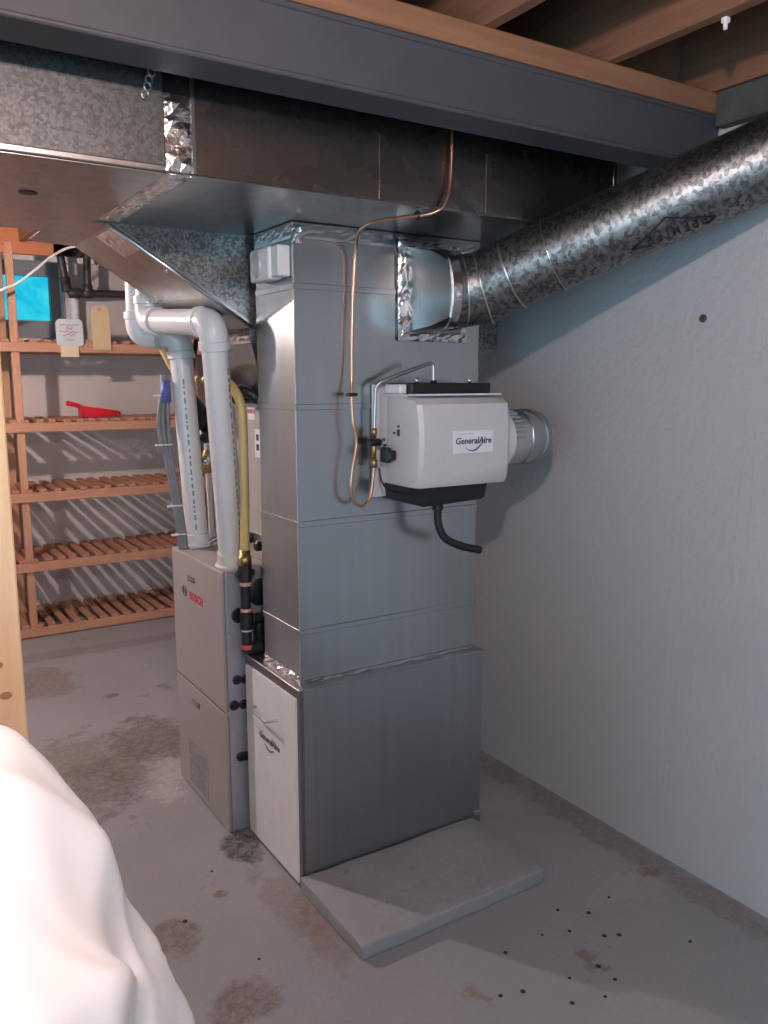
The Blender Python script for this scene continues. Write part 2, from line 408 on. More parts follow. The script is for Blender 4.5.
def portal(loc, rot, sx, sy):
    l = bpy.data.lights.new('window_portal', 'AREA'); l.shape = 'RECTANGLE'; l.size = sx; l.size_y = sy; l.cycles.is_portal = True
    o = bpy.data.objects.new('window_portal', l); COL.objects.link(o); o.location = loc; o.rotation_euler = rot
portal(((QX0 + QX1) / 2, YF - .05, (QZ0 + QZ1) / 2), (math.pi / 2, 0, 0), QX1 - QX0, QZ1 - QZ0)
portal((XL - .05, (DY0 + DY1) / 2, DZ1 / 2), (math.pi / 2, 0, -math.pi / 2), DY1 - DY0, DZ1)
struct('wall_top_shade', box((XR - .045, 1.30, 2.315), (XR - .0005, 1.610, HT - .001), .004), 'wall_shade', 'dark block standing in for the shaded wall top beside the steel beam')  # block added to darken the upper wall, where only shade falls
# back window
w1 = thing('window_1', 'small basement window with cyan daylight tinted into its glazing, in a grey recess', 'window', ((WX0 + WX1) / 2, YB + .1, WZ0)); w1['kind'] = 'structure'; del w1['category']
fr_ = bmesh.new(); gx0, gx1, gz0, gz1 = .42, 1.175, 2.00, 2.295; yw = YB + .13
bx(fr_, (WX0, yw, WZ0), (WX1, yw + .06, gz0)); bx(fr_, (WX0, yw, gz1), (WX1, yw + .06, WZ1)); bx(fr_, (WX0, yw, gz0), (gx0, yw + .06, gz1)); bx(fr_, (gx1, yw, gz0), (WX1, yw + .06, gz1))
put('window_frame', fr_, 'frame', w1)
rv = bmesh.new(); bx(rv, (WX1 - .012, YB + .003, WZ0), (WX1 - .001, yw, WZ1)); bx(rv, (WX0 + .001, YB + .003, WZ0 + .001), (WX1 - .012, yw, WZ0 + .012)); bx(rv, (WX0 + .001, YB + .003, WZ1 - .012), (WX1 - .012, yw, WZ1 - .001))
put('window_reveal', rv, 'frame', w1)
put('pane', box((gx0, yw + .02, gz0), (gx1, yw + .028, gz1)), 'glazing', w1, label='glazing tinted with mottled cyan daylight')
sl = bmesh.new(); bx(sl, (WX0, YB - .012, WZ0 - .02), (WX1 + .01, YB + .01, WZ0 + .006), .003); put('window_sill', sl, 'tile', w1)
struct('trim_1', box((XL, YB - .05, 2.37), (XR - .75, YB - .001, HT), .003), 'tile', 'whitish sill board above the basement window')
# ceiling: subfloor and joists
ceil = struct('ceiling', box((XL - .2, YF - .2, HT + .235), (XR + .2, YB + .25, HT + .27)), 'subfloor', 'dark wooden subfloor boards above the joists')
jb = box((-.019, YF, 0), (.019, YB + .2, .235), .003)
jm = None; jx = 2.152
while jx > XL:
    if jm is None: o = put('joist', jb, 'joist', ceil); jm = o.data
    else: o = bpy.data.objects.new('joist', jm); COL.objects.link(o); o.parent = ceil
    o.location = (jx, 0, HT); jx -= .43 if jx > 2.1 else .406
put('blocking', box((1.745, 1.73, HT + .03), (2.13, 1.765, HT + .23), .003), 'joist', ceil)
for a_, b_ in (((XR + .01, YF - .2, HT), (XR + .2, YB + .25, HT + .235)), ((XL - .2, YF - .2, HT), (XL - .01, YB + .25, HT + .235)), ((XL - .01, YB + .2005, HT), (XR + .01, YB + .25, HT + .235)), ((XL - .01, YF - .2, HT), (XR + .01, YF - .0005, HT + .235))):
    put('rim_board', box(a_, b_), 'joist', ceil)
put('blocking', box((.55, 5.42, HT - .07), (1.085, 5.46, HT + .08), .003), 'rim', ceil, label='rusty red wooden board above the window')

k = bmesh.new(); bx(k, (1.728, 1.285, HT - .012), (1.744, 1.300, HT + .001), .002); bx(k, (1.732, 1.288, HT - .026), (1.740, 1.297, HT - .010), .002); put('cable_staple', k, 'cable', ceil)
# steel beam and plate
bmz0, bmz1, by0, by1 = 2.211, 2.352, 1.625, 1.732
beam = thing('steel_beam', 'long grey painted steel beam under the joists', 'beam', (-.4, 1.71, bmz0))
b = box((XL + .002, by0, bmz0), (XR - .002, by1, bmz1), .004, 2); put('web', b, 'beam', beam)
b = box((XL + .002, by0 - .006, bmz0 - .001), (XR - .002, by1 + .004, bmz0 + .010), .003); put('bottom_flange', b, 'beam', beam)
b = box((XL + .002, by0 - .006, bmz1 - .012), (XR - .002, by1 + .004, bmz1 + .001), .003); put('top_flange', b, 'beam', beam)
tag(put('beam_plate', box((XL + .002, by0 - .012, bmz1 + .001), (XR - .002, by1 + .03, HT - .0005), .004), 'plate'), 'rough wooden plank laid along the top of the steel beam', 'plank')

# ------------------------------------------------------------------ bare bulbs (out of frame)
def bulb(loc, spec, label):
    col, watts = spec; r = .032; x, y, z = loc
    t = thing('light_bulb', label, 'lamp', (x, y, HT))
    so = bmesh.new(); tube(so, [(x, y, HT), (x, y, HT - .02), (x, y, HT - .03), (x, y, z + .03)], [.055, .055, .03, .018], 20); put('socket', so, 'ceramic', t)
    g = bmesh.new(); bmesh.ops.create_uvsphere(g, u_segments=20, v_segments=12, radius=r); xf(g, Matrix.Translation((x, y, z)))
    put('bulb', g, emit('bulb_glow', col, watts, r), t, smooth=60)
bulb((.28, .30, 2.22), BULB_FRONT, 'bare light bulb hanging above the white plastic sheet')
bulb((.0, 4.0, 2.12), BULB_BACK, 'bare light bulb hanging in front of the wooden shelves')

# ------------------------------------------------------------------ main trunk duct
TZ0, TZ1, TY0, TY1 = 2.05, 2.36, 1.85, 2.72
SEAM = .612
tr = thing('trunk_duct', 'large rectangular galvanized trunk duct running behind the steel beam', 'duct', (.6, 2.2, TZ0))
put('duct_section', box((-1.6, TY0 - .004, TZ0 - .004), (SEAM, TY1, TZ1), .003), 'galv_left', tr, label='bright spangled galvanized section')
put('bottom_lip', box((-1.6, TY0 - .010, TZ0 - .004), (SEAM - .002, TY0 - .004, TZ0 + .010), .0025), 'edge', tr)
for x0, x1 in ((.612, 1.168), (1.168, 1.512), (1.512, 2.0)):
    put('duct_section', box((x0 + .0015, TY0, TZ0), (x1 - .0015, TY1, TZ1), .002), 'galv_dark', tr, label='dark brownish section')
for x in (1.168, 1.512):
    put('drive_cleat', box((x - .009, TY0 - .0012, TZ0 - .001), (x + .009, TY0 - .0003, TZ1)), 'galv_dark', tr)
put('end_cap', box((2.0, TY0 + .002, TZ0 + .002), (2.015, TY1, TZ1), .002), 'galv_dark', tr)
put('underside_panel', box((SEAM + .002, TY0 + .004, TZ0 - .003), (1.999, TY1 - .002, TZ0 - .0005)), 'galv_under', tr)
put('foil_tape', crumple((.612, TY0, TZ0), (.062, 0, 0), (0, 0, .16), (0, -1, 0), 4, 9, .006, .0015, 1), 'foil', tr, label='shiny crumpled foil tape over the joint')
put('foil_tape', crumple((.612, TY0, TZ0 - .004), (.062, 0, 0), (0, .62, 0), (0, 0, -1), 6, 26, .005, .0015, 2), 'foil', tr, label='crumpled foil tape along the underside joint')
put('joint_cleat', box((.672, TY0 - .006, TZ0), (.680, TY0 - .0005, TZ1), .001), 'grey_edge', tr)
put('underside_panel', box((-1.6, TY0, TZ0 - .0065), (SEAM - .002, TY1 - .002, TZ0 - .0042)), 'galv_under', tr)
h = bmesh.new(); cyl(h, (.389, 2.2, TZ0 - .0085), (.389, 2.2, TZ0 - .0066), .022, 20); put('plug_hole', h, 'black', tr, label='dark round hole in the underside')
# perforated hanger strap
ps = thing('hanger_strap', 'small perforated metal strap hooked on the spangled trunk duct', 'strap', (.58, TY0 - .01, 2.19))
for k in range(5):
    t = k / 4; p = V(.570 + .020 * t, TY0 - .010 - .004 * (k % 2), 2.196 + .062 * t)
    r_ = bmesh.new(); pts = [p + V(math.cos(a) * .0075, 0, math.sin(a) * .0085) for a in [i * math.pi / 6 for i in range(13)]]
    tube(r_, pts, .0024, 6, False); put('link', r_, 'steel', ps)

# ------------------------------------------------------------------ supply plenum: slanted transition, offset piece
sp = thing('supply_plenum', 'galvanized supply plenum with slanted underside feeding the trunk duct', 'duct', (1.2, 2.75, 1.52))
py0, py1 = 2.50, 2.95
A, B, C, D = (.511, 2.046), (.655, 2.046), (1.082, 1.770), (2.10, 1.770)  # right end lengthened out of view to keep the back bulb off the wall
put('side_panel', prism(bmesh.new(), [(B[0], py0, 2.0468), (C[0], py0, C[1]), (D[0], py0, D[1]), (D[0], py0, 2.0468)], (0, .006, 0)), 'galv', sp, label='blue-toned spangled side panel')
th = .012
put('slanted_panel', prism(bmesh.new(), [(A[0], py0 - .006, 2.0461), (B[0], py0 - .006, 2.040), (C[0], py0 - .006, C[1] - .004), (C[0] + .01, py0 - .006, C[1] + .010), (B[0] + .01, py0 - .006, 2.0465), (A[0], py0 - .006, 2.0465)], (0, py1 - py0 + .006, 0)), 'galv_under', sp, label='long slanted underside panel')
put('back_panel', prism(bmesh.new(), [(B[0] + .02, py1 - .008, 2.044), (C[0] + .02, py1 - .008, C[1] + .004), (D[0], py1 - .008, D[1]), (D[0], py1 - .008, 2.044)], (0, .006, 0)), 'galv', sp)
put('riser_box', box((.66, 2.725, 2.0475), (2.10, py1, 2.36), .003), 'galv', sp)
put('folded_edge', tube(bmesh.new(), [(B[0] - .005, py0 - .008, 2.040), (C[0], py0 - .008, C[1] - .003)], .006, 8), 'edge', sp)
sdir = V(C[0] - B[0], 0, C[1] - B[1]).normalized(); nrm = V(sdir.z, 0, -sdir.x)
if nrm.z > 0: nrm = -nrm
o0 = V(.665, 2.53, 2.0365); put('foil_tape', crumple(o0, sdir * .10, V(0, .16, 0), nrm, 7, 9, .003, .003, 5), 'foil', sp, label='square patch of foil tape')
sc = bmesh.new(); p = V(B[0], 2.505, 2.040) + sdir * .2 + nrm * .004; cyl(sc, p, p + nrm * .008, .007, 8, .002); put('screw', sc, 'chrome', sp)
put('collar', box((1.082, py0, 1.716), (2.10, py1, 1.770), .002), 'galv', sp)
put('foil_tape', crumple((1.0815, py1, 1.718), (0, -(py1 - py0), 0), (0, 0, .034), (-1, 0, 0), 22, 4, .004, .001, 6), 'foil', sp, label='foil tape band above the coil case')
lo = [(1.19, 2.63, 1.52), (1.70, 2.63, 1.52), (1.70, 3.12, 1.52), (1.19, 3.12, 1.52)]; hi = [(1.084, py0 + .002, 1.716), (2.098, py0 + .002, 1.716), (2.098, py1 - .002, 1.716), (1.084, py1 - .002, 1.716)]
put('offset_panel', loft(bmesh.new(), [lo, hi]), 'galv_under', sp, label='angled sheet metal offset')

# ------------------------------------------------------------------ furnace
FX0, FX1, FY0, FY1, FZ = .995, 1.70, 2.60, 3.125, .955
fu = thing('furnace', 'grey gas furnace with red lettering on its front panel', 'furnace', (1.3, 2.86, 0))
put('body', box((FX0 + .012, FY0, .004), (FX1, FY1, FZ), .004, 2), 'furnace_side', fu, label='blue-grey steel casing')
put('upper_panel', box((FX0, FY0 + .002, .455), (FX0 + .0115, FY1 - .002, FZ + .001), .004, 2), 'furnace', fu, label='taupe upper front panel')
put('lower_panel', box((FX0, FY0 + .002, .006), (FX0 + .0115, FY1 - .002, .447), .004, 2), 'furnace', fu, label='taupe lower front panel')
put('top_panel', box((FX0 + .002, FY0 + .003, FZ), (FX1, FY1 - .003, FZ + .003), .001), 'furnace', fu)
put('panel_gap', box((FX0 + .003, FY0 + .004, .4475), (FX0 + .0115, FY1 - .004, .4545)), 'grey_edge', fu)
RT, UP = (0, -1, 0), (0, 0, 1)      # reading direction on faces that look towards -X
put('lettering', text('BOSCH', .043, (FX0 - .0008, 2.86, .806), RT, UP, .0006, 0, .0012), 'redink', fu, label='red lettering')
em = bmesh.new(); c = V(FX0 - .001, 2.985, .812)
tube(em, [c + V(0, math.cos(a) * .020, math.sin(a) * .020) for a in [i * math.pi / 12 for i in range(25)]], .0022, 6, False)
bx(em, c + V(-.001, -.012, -.003), c + V(.001, .012, .003)); bx(em, c + V(-.001, -.012, -.012), c + V(.001, -.007, .012)); bx(em, c + V(-.001, .007, -.012), c + V(.001, .012, .012))
put('emblem', em, 'greyink', fu, label='round grey emblem')
for z, y in ((.872, 2.905), (.388, 2.902)):
    k = bmesh.new(); bx(k, (FX0 - .0025, y - .038, z - .012), (FX0 + .001, y + .038, z + .012), .002); kk = put('badge', k, 'greyink', fu)
    k = bmesh.new(); bx(k, (FX0 - .0045, y - .024, z - .004), (FX0 - .0025, y + .024, z + .004), .0008); put('slot', k, 'steel', kk)
lb = put('rating_label', box((FX0 - .0015, 2.80, .035), (FX0 + .001, 3.005, .222)), 'label', fu, label='grey printed rating label')
tx = bmesh.new()
for r_ in range(13):
    y = 2.992
    while y > 2.82:
        wd = random.uniform(.012, .05)
        if random.random() > .12: bx(tx, (FX0 - .0020, max(2.812, y - wd), .046 + r_ * .0125), (FX0 - .0015, y, .050 + r_ * .0125))
        y -= wd + .008
put('print', tx, 'greyink', lb)['kind'] = 'stuff'
for z in (.214, .127): put('print_band', box((FX0 - .0021, 2.806, z), (FX0 - .0016, 3.0, z + .004)), 'band', lb)
for x, z, r in ((1.040, .569, .017), (1.070, .567, .017), (1.027, .478, .018), (1.062, .475, .017), (1.047, .283, .018), (1.064, .281, .017)):
    k = bmesh.new(); tube(k, [(x, FY0, z), (x, FY0 - .004, z), (x, FY0 - .006, z), (x, FY0 - .012, z)], [r, r, r * .75, r * .6], 18); put('knockout_plug', k, 'black', fu, smooth=40)
for (x, z, r) in ((1.135, .872, .048), (1.052, .800, .026)):
    k = bmesh.new(); tube(k, [(x, FY0, z), (x, FY0 - .006, z), (x, FY0 - .010, z)], [r, r, r * .85], 24); put('knockout_plug', k, 'black', fu, smooth=40)
k = bmesh.new(); bx(k, (1.105, FY0 - .02, .668), (1.19, FY0, .775), .02, 3); put('knockout_plug', k, 'black', fu)
for z, x in ((.73, 1.017), (.44, 1.012)):
    k = bmesh.new(); cyl(k, (x, FY0 - .003, z), (x, FY0, z), .005, 10, .001); put('screw', k, 'chrome', fu)
put('corner_clip', box((FX0 + .001, FY0 - .003, .443), (FX0 + .016, FY0 + .004, .458), .001), 'steel', fu)

# evaporator coil case on the furnace
cc = thing('coil_case', 'grey evaporator coil case standing on the furnace', 'cabinet', (1.45, 2.87, FZ))
CX = 1.19
put('body', box((CX, 2.625, FZ + .003), (1.70, 3.12, 1.52), .004), 'coil', cc)
put('top_flange', box((CX - .004, 2.622, 1.505), (1.705, 3.124, 1.5215), .002), 'edge', cc)
for z0, z1 in ((.975, 1.02), (1.03, 1.06)): put('base_rail', box((CX - .006, 2.64, z0), (CX + .001, 3.11, z1 - .004), .002), 'edge', cc)
lb = put('label', box((CX - .0015, 2.73, 1.462), (CX, 2.79, 1.515)), 'hum_light', cc)
put('print', text('BOSCH', .020, (CX - .002, 2.76, 1.49), RT, UP, .0004, 0, .0005), 'redink', lb, label='red lettering')
k = put('label', box((CX - .0015, 2.66, 1.33), (CX, 2.735, 1.43)), 'hum_light', cc)
for z in (1.355, 1.39): put('print', box((CX - .002, 2.70, z), (CX - .0014, 2.722, z + .022)), 'navy', k)
put('sticker', box((CX - .0015, 2.665, 1.07), (CX, 2.70, 1.14)), 'yl', cc, label='yellow caution sticker')
put('port_label', box((CX - .0015, 2.84, 1.40), (CX, 2.87, 1.46)), 'greyink', cc)
for y, z in ((2.775, 1.030), (2.70, 1.012)):
    k = bmesh.new(); tube(k, [(CX - .005, y, z), (CX - .022, y, z), (CX - .028, y, z)], [.018, .018, .012], 14); put('drain_plug', k, 'black', cc, smooth=40)
k = bmesh.new(); tube(k, smooth_path([(1.16, 2.63, 1.54), (1.12, 2.66, 1.565), (1.10, 2.70, 1.56), (1.13, 2.74, 1.535), (1.18, 2.76, 1.54)], 6), .020, 12); put('refrigerant_line', k, 'black', cc, smooth=40, label='black insulated refrigerant line')
k = bmesh.new(); tube(k, smooth_path([(1.165, 2.80, 1.535), (1.12, 2.82, 1.56), (1.12, 2.87, 1.575), (1.15, 2.93, 1.55)], 6), .017, 12); put('refrigerant_line', k, 'black', cc, smooth=40, label='black insulated refrigerant line')
k = bmesh.new(); cyl(k, (1.105, 2.635, 1.535), (1.095, 2.625, 1.532), .010, 12, .002); put('service_cap', k, 'chrome', cc)

# ------------------------------------------------------------------ PVC vent pipes
def vent_pipe(name, label, pts, rads, elbows, pr=.0425, print_side=None):
    t = thing(name, label, 'pipe', pts[0], 'white vent pipes on the furnace')
    path = fillet(pts, rads, 10); k = bmesh.new(); tube(k, path, pr, 24); put('pipe', k, 'pvc', t, smooth=50)
    for i in elbows:
        p = Vector(pts[i]); a = (Vector(pts[i - 1]) - p).normalized(); b = (Vector(pts[i + 1]) - p).normalized(); L = .088
        e = fillet([p + a * L, p, p + b * L], rads[i - 1], 10)
        k = bmesh.new(); tube(k, e, pr + .004, 24); el = put('elbow', k, 'pvc', t, smooth=50)
        for s in (a, b):
            k = bmesh.new(); q = p + s * L
            tube(k, [q - s * .030, q - s * .028, q - s * .002, q], [pr + .004, pr + .0085, pr + .0085, pr + .004], 24); put('hub', k, 'pvc', el, smooth=35)
    z = pts[0][2]; x, y = pts[0][0], pts[0][1]; d = (Vector(pts[1]) - Vector(pts[0])).normalized(); p = Vector(pts[0])
    k = bmesh.new(); tube(k, [p, p + d * .006, p + d * .012, p + d * .05, p + d * .052], [pr + .016, pr + .016, pr + .006, pr + .006, pr], 24); put('flange', k, 'pvc', t, smooth=35)
    if print_side is not None:
        k = bmesh.new(); s = Vector(print_side).normalized(); s = (s - d * s.dot(d)).normalized(); sd = d.cross(s)
        L = (Vector(pts[1]) - p).length; q = .07
        while q < L - .16:
            ln = random.uniform(.008, .022); o_ = p + d * q + s * (pr - .0012)
            prism(k, [o_ - sd * .0032, o_ + sd * .0032, o_ + sd * .0032 + d * ln, o_ - sd * .0032 + d * ln], s * .0017); q += ln + random.uniform(.004, .016)
        put('print', k, 'pvc_print', t, label='faint printed lettering down the pipe')['kind'] = 'stuff'
    return t
vent_pipe('vent_pipe', 'white plastic vent pipe jogging sideways at the top, beside the yellow gas hose', [(1.068, 2.685, FZ + .004), (.979, 2.56, 1.783), (.921, 3.05, 1.812), (.926, 3.05, 2.405)], [.07, .07], [1, 2], print_side=(.6, -.8, 0))
vent_pipe('vent_pipe', 'white plastic vent pipe with the grey wire bundle tied along it', [(1.088, 3.085, FZ + .004), (1.052, 3.10, 1.768), (.917, 3.165, 1.765), (.921, 3.165, 2.405)], [.07, .08], [1, 2], print_side=(-.35, -1, 0))
# grey wire bundle tied to the far pipe
wb = thing('wire_bundle', 'grey wire bundle strapped along the white vent pipe', 'cable', (1.02, 3.05, FZ))
for i, (dx, dy) in enumerate(((0, 0), (.009, -.006), (-.007, .007), (.004, .012))):
    k = bmesh.new(); tube(k, smooth_path([(1.018 + dx, 3.05 + dy, FZ + .004), (1.008 + dx, 3.06 + dy, 1.10), (.985 + dx, 3.08 + dy, 1.30), (.975 + dx * 2, 3.10 + dy, 1.43), (.992 + dx, 3.12 + dy, 1.56), (1.0 + dx, 3.125 + dy, 1.62)], 6), .0095, 8); put('wire', k, 'wire', wb, smooth=50)
k = bmesh.new(); tube(k, [(.99, 3.10, 1.52), (.993, 3.105, 1.60)], [.020, .016], 10); put('connector', k, 'blueink', wb, label='blue connector')
for z, x, y in ((1.02, 1.015, 3.052), (1.13, 1.006, 3.06), (1.36, .980, 3.09), (1.545, .990, 3.115)):
    k = bmesh.new(); tube(k, [V(x, y, z) + V(math.cos(a) * .024, math.sin(a) * .022, 0) for a in [i * math.pi / 7 for i in range(15)]], .0028, 6, False)
    bx(k, (x - .046, y - .020, z - .004), (x - .018, y - .012, z + .004), .001); put('zip_tie', k, 'cable', wb)

# ------------------------------------------------------------------ gas line
gh = thing('gas_hose', 'yellow corrugated gas hose rising beside the furnace', 'hose', (1.067, 2.56, .985))
pth = smooth_path([(1.067, 2.562, 1.0), (1.072, 2.565, 1.2), (1.078, 2.575, 1.42), (1.078, 2.588, 1.52), (1.068, 2.63, 1.576), (1.085, 2.76, 1.599), (1.112, 2.95, 1.601), (1.128, 3.09, 1.601), (1.115, 3.165, 1.608), (1.065, 3.20, 1.636), (1.022, 3.235, 1.735), (.985, 3.26, 1.81)], 12)
rr = [.0155 + (.0010 if i % 2 else 0) for i in range(len(pth))]
put('hose', tube(bmesh.new(), pth, rr, 14), 'yellow', gh, smooth=60)
k = bmesh.new(); tube(k, [(1.066, 2.562, .985), (1.066, 2.562, 1.012), (1.066, 2.562, 1.013), (1.067, 2.562, 1.035)], [.023, .023, .019, .019], 6); put('nut', k, 'brass', gh)
k = bmesh.new(); cyl(k, (1.117, 2.99, 1.601), (1.123, 3.04, 1.601), .021, 12, .002); put('coupling', k, 'brass', gh)
gp = thing('gas_pipe', 'black iron gas pipe with red sealant entering the furnace side', 'pipe', (1.09, 2.545, .62))
gx, gy = 1.066, 2.552
def seg_part(name, z0, z1, r, mat='iron', parent=gp, seg=18):
    k = bmesh.new(); cyl(k, (gx, gy + .01, z0), (gx, gy + .01, z1), r, seg, .002); return put(name, k, mat, parent, smooth=40)
seg_part('union', .925, .985, .024, seg=8); seg_part('sealant', .911, .925, .020, 'pink'); seg_part('nipple', .831, .911, .0165); seg_part('sealant', .820, .831, .0195, 'pink')
seg_part('tee', .758, .820, .0225); seg_part('sealant', .751, .758, .019, 'cable'); seg_part('nipple', .704, .751, .0165); seg_part('sealant', .688, .704, .022, 'redpaint')
k = bmesh.new(); tube(k, fillet([(gx, gy + .01, .692), (gx, gy + .01, .6885), (gx + .05, gy + .01, .6885)], .003, 3), .0215, 14); put('street_elbow', k, 'iron', gp, smooth=40)
k = bmesh.new(); cyl(k, (gx - .033, gy + .01, .955), (gx + .033, gy + .01, .955), .012, 10, .003); put('valve_handle', k, 'iron', gp, smooth=40)
k = bmesh.new(); cyl(k, (gx + .018, gy + .01, .789), (gx + .06, gy + .02, .789), .018, 14, .003); put('branch', k, 'iron', gp, smooth=40)

# water shut-off, condensate line behind the vent pipes
ws = thing('water_line', 'thin white water line with a brass shut-off valve behind the vent pipes', 'pipe', (1.176, 3.16, .955))
put('pipe', tube(bmesh.new(), [(1.176, 3.16, FZ), (1.168, 3.16, 1.24), (1.166, 3.16, 1.35)], .011, 12), 'pvc', ws, smooth=50)
k = bmesh.new(); tube(k, [(1.166, 3.155, 1.235), (1.166, 3.155, 1.255), (1.166, 3.155, 1.31), (1.166, 3.155, 1.325)], [.014, .020, .020, .014], 10); cyl(k, (1.166, 3.155, 1.28), (1.15, 3.10, 1.285), .012, 10); put('valve', k, 'brass', ws, smooth=40)
k = bmesh.new(); cyl(k, (1.14, 3.095, 1.285), (1.125, 3.085, 1.30), .016, 10, .003); put('handle', k, 'chrome', ws)
cp = thing('condensate_pump', 'black condensate trap with hoses between the vent pipes', 'pump', (1.16, 3.2, 1.40))
k = bmesh.new(); tube(k, [(1.10, 3.17, 1.545), (1.13, 3.17, 1.495), (1.155, 3.175, 1.455), (1.175, 3.185, 1.40)], [.026, .034, .036, .030], 14); put('body', k, 'black', cp, smooth=40)
k = bmesh.new(); cyl(k, (1.160, 3.17, 1.395), (1.158, 3.135, 1.375), .026, 16, .006); put('cap', k, 'black', cp, smooth=40)
k = bmesh.new(); cyl(k, (1.137, 3.165, 1.44), (1.132, 3.14, 1.425), .021, 16, .005); put('cap', k, 'black', cp, smooth=40)
put('hose', tube(bmesh.new(), smooth_path([(1.10, 3.17, 1.545), (1.13, 3.22, 1.60), (1.15, 3.24, 1.69), (1.17, 3.25, 1.76)], 6), .014, 10), 'iron', cp, smooth=50)
put('drain_tube', tube(bmesh.new(), smooth_path([(1.11, 3.055, FZ + .012), (1.16, 3.04, .995), (1.21, 3.05, 1.03)], 6), .010, 10), 'steel', cp, smooth=50)

# ------------------------------------------------------------------ filter cabinet and concrete slab
KX0, KX1, KY0, KY1, KZ = 1.067, 1.785, 2.167, 2.577, .663
fc = thing('filter_cabinet', 'sheet metal filter cabinet with white door at the base of the return duct', 'cabinet', (1.43, 2.37, 0))
put('body', box((KX0 + .012, KY0, 0.001), (KX1, KY1, KZ), .003), 'satin_cab', fc)
fm = bmesh.new(); bx(fm, (KX0, KY0, .001), (KX0 + .012, KY0 + .018, KZ)); bx(fm, (KX0, KY1 - .010, .001), (KX0 + .012, KY1, KZ)); bx(fm, (KX0, KY0 + .018, KZ - .030), (KX0 + .012, KY1 - .010, KZ)); bx(fm, (KX0, KY0 + .018, .001), (KX0 + .012, KY1 - .010, .014))
put('door_frame', fm, 'grey_edge', fc)
dr = put('door', box((KX0 - .006, KY0 + .019, .016), (KX0 + .010, KY1 - .004, .632), .003, 2), 'white_panel', fc, label='white enamel door')
k = bmesh.new(); hx = KX0 - .006
tube(k, fillet([(hx, 2.485, .505), (hx - .030, 2.475, .510), (hx - .036, 2.325, .515), (hx, 2.310, .520)], .012, 4), .0042, 8); put('handle', k, 'steel', dr, smooth=50, label='bent metal bar handle')
put('lettering', text('GeneralAire', .032, (hx - .0008, 2.385, .420), RT, UP, .0006, .2, .0010), 'greyink', dr, label='dark lettering')
k = bmesh.new(); tube(k, [V(hx - .001, 2.42 - .07 * t, .398 - .012 * math.sin(t * math.pi)) for t in [i / 8 for i in range(9)]], [.001 + .002 * math.sin(i / 8 * math.pi) for i in range(9)], 6); put('swoosh', k, 'greyink', dr)
tb = bmesh.new(); bx(tb, (KX0 - .004, KY0 - .004, KZ), (KX1 + .004, KY1, KZ + .004), .001); put('top_flange', tb, 'edge', fc)
put('bottom_clip', box((KX1 - .03, KY0 - .004, .05), (KX1 + .004, KY0 + .001, .066), .001), 'chrome', fc)
sb = box((1.058, 1.785, 0), (1.742, 2.164, .050), .006, 2)
bmesh.ops.subdivide_edges(sb, edges=sb.edges[:], cuts=7, use_grid_fill=True)
for v in sb.verts:
    if v.co.z > .04 or v.co.y < 1.8: v.co += Vector((noise.noise(v.co * 17) * .005, noise.noise(v.co * 13 + V(5, 0, 0)) * .006, noise.noise(v.co * 9) * .003 if v.co.z > .02 else 0))
tag(put('concrete_slab', sb, 'slab', smooth=45), 'low grey painted concrete slab in front of the filter cabinet', 'slab')

# ------------------------------------------------------------------ return air duct
RX0, RX1, RY0, RY1 = 1.087, 1.764, 2.197, 2.462
rd = thing('return_duct', 'tall satin sheet metal return duct rising from the filter cabinet', 'duct', (1.43, 2.33, KZ))
zs = [KZ + .005, .836, 1.172, 1.522, 1.868, TZ0 - .004]
for i, (a, b_) in enumerate(zip(zs, zs[1:])):
    e = .0015 * (i % 2)
    put('duct_section', box((RX0 - e, RY0 - e, a + .0008), (RX1 + e, RY1 + e, b_ - .0008), .002), 'satin', rd)
for z in zs[1:-1]:
    k = bmesh.new(); g = .0035
    bx(k, (RX0 - g, RY0 - g, z - .009), (RX1 + g, RY0, z + .009), .0012); bx(k, (RX0 - g, RY0, z - .009), (RX0, RY1, z + .009), .0012)
    put('slip_joint', k, 'satin', rd)
put('corner_seam', box((RX0 - .003, RY0 - .003, KZ + .006), (RX0 + .001, RY0 + .001, TZ0 - .005), .001), 'edge', rd, label='bright folded corner')
put('foil_tape', crumple((RX0 - .002, RY0 - .002, KZ + .004), (RX1 - RX0, 0, 0), (0, 0, .014), (0, -1, 0), 44, 4, .003, .001, 11), 'satin', rd, label='foil tape along the foot of the duct')
put('foil_tape', crumple((RX0 - .002, RY1, KZ + .004), (0, RY0 - RY1, 0), (0, 0, .03), (-1, 0, 0), 22, 4, .011, .001, 12), 'foil', rd, label='crumpled foil tape along the foot of the duct')
put('foil_tape', crumple((RX0 - .002, RY0 - .002, 2.000), (RX1 - RX0, 0, 0), (0, 0, .044), (0, -1, 0), 40, 5, .0015, .001, 13), 'satin', rd, label='foil tape sealing the duct to the trunk')
put('foil_tape', crumple((RX0 - .002, RY1, 2.000), (0, RY0 - RY1, 0), (0, 0, .044), (-1, 0, 0), 18, 5, .003, .001, 14), 'foil', rd, label='foil tape sealing the duct to the trunk')
put('foil_tape', crumple((RX0 - .006, RY0 - .004, 1.985), (.03, -.002, 0), (0, 0, .05), (0, -1, 0), 6, 8, .012, .001, 15), 'foil', rd, label='crumpled knot of foil at the corner')
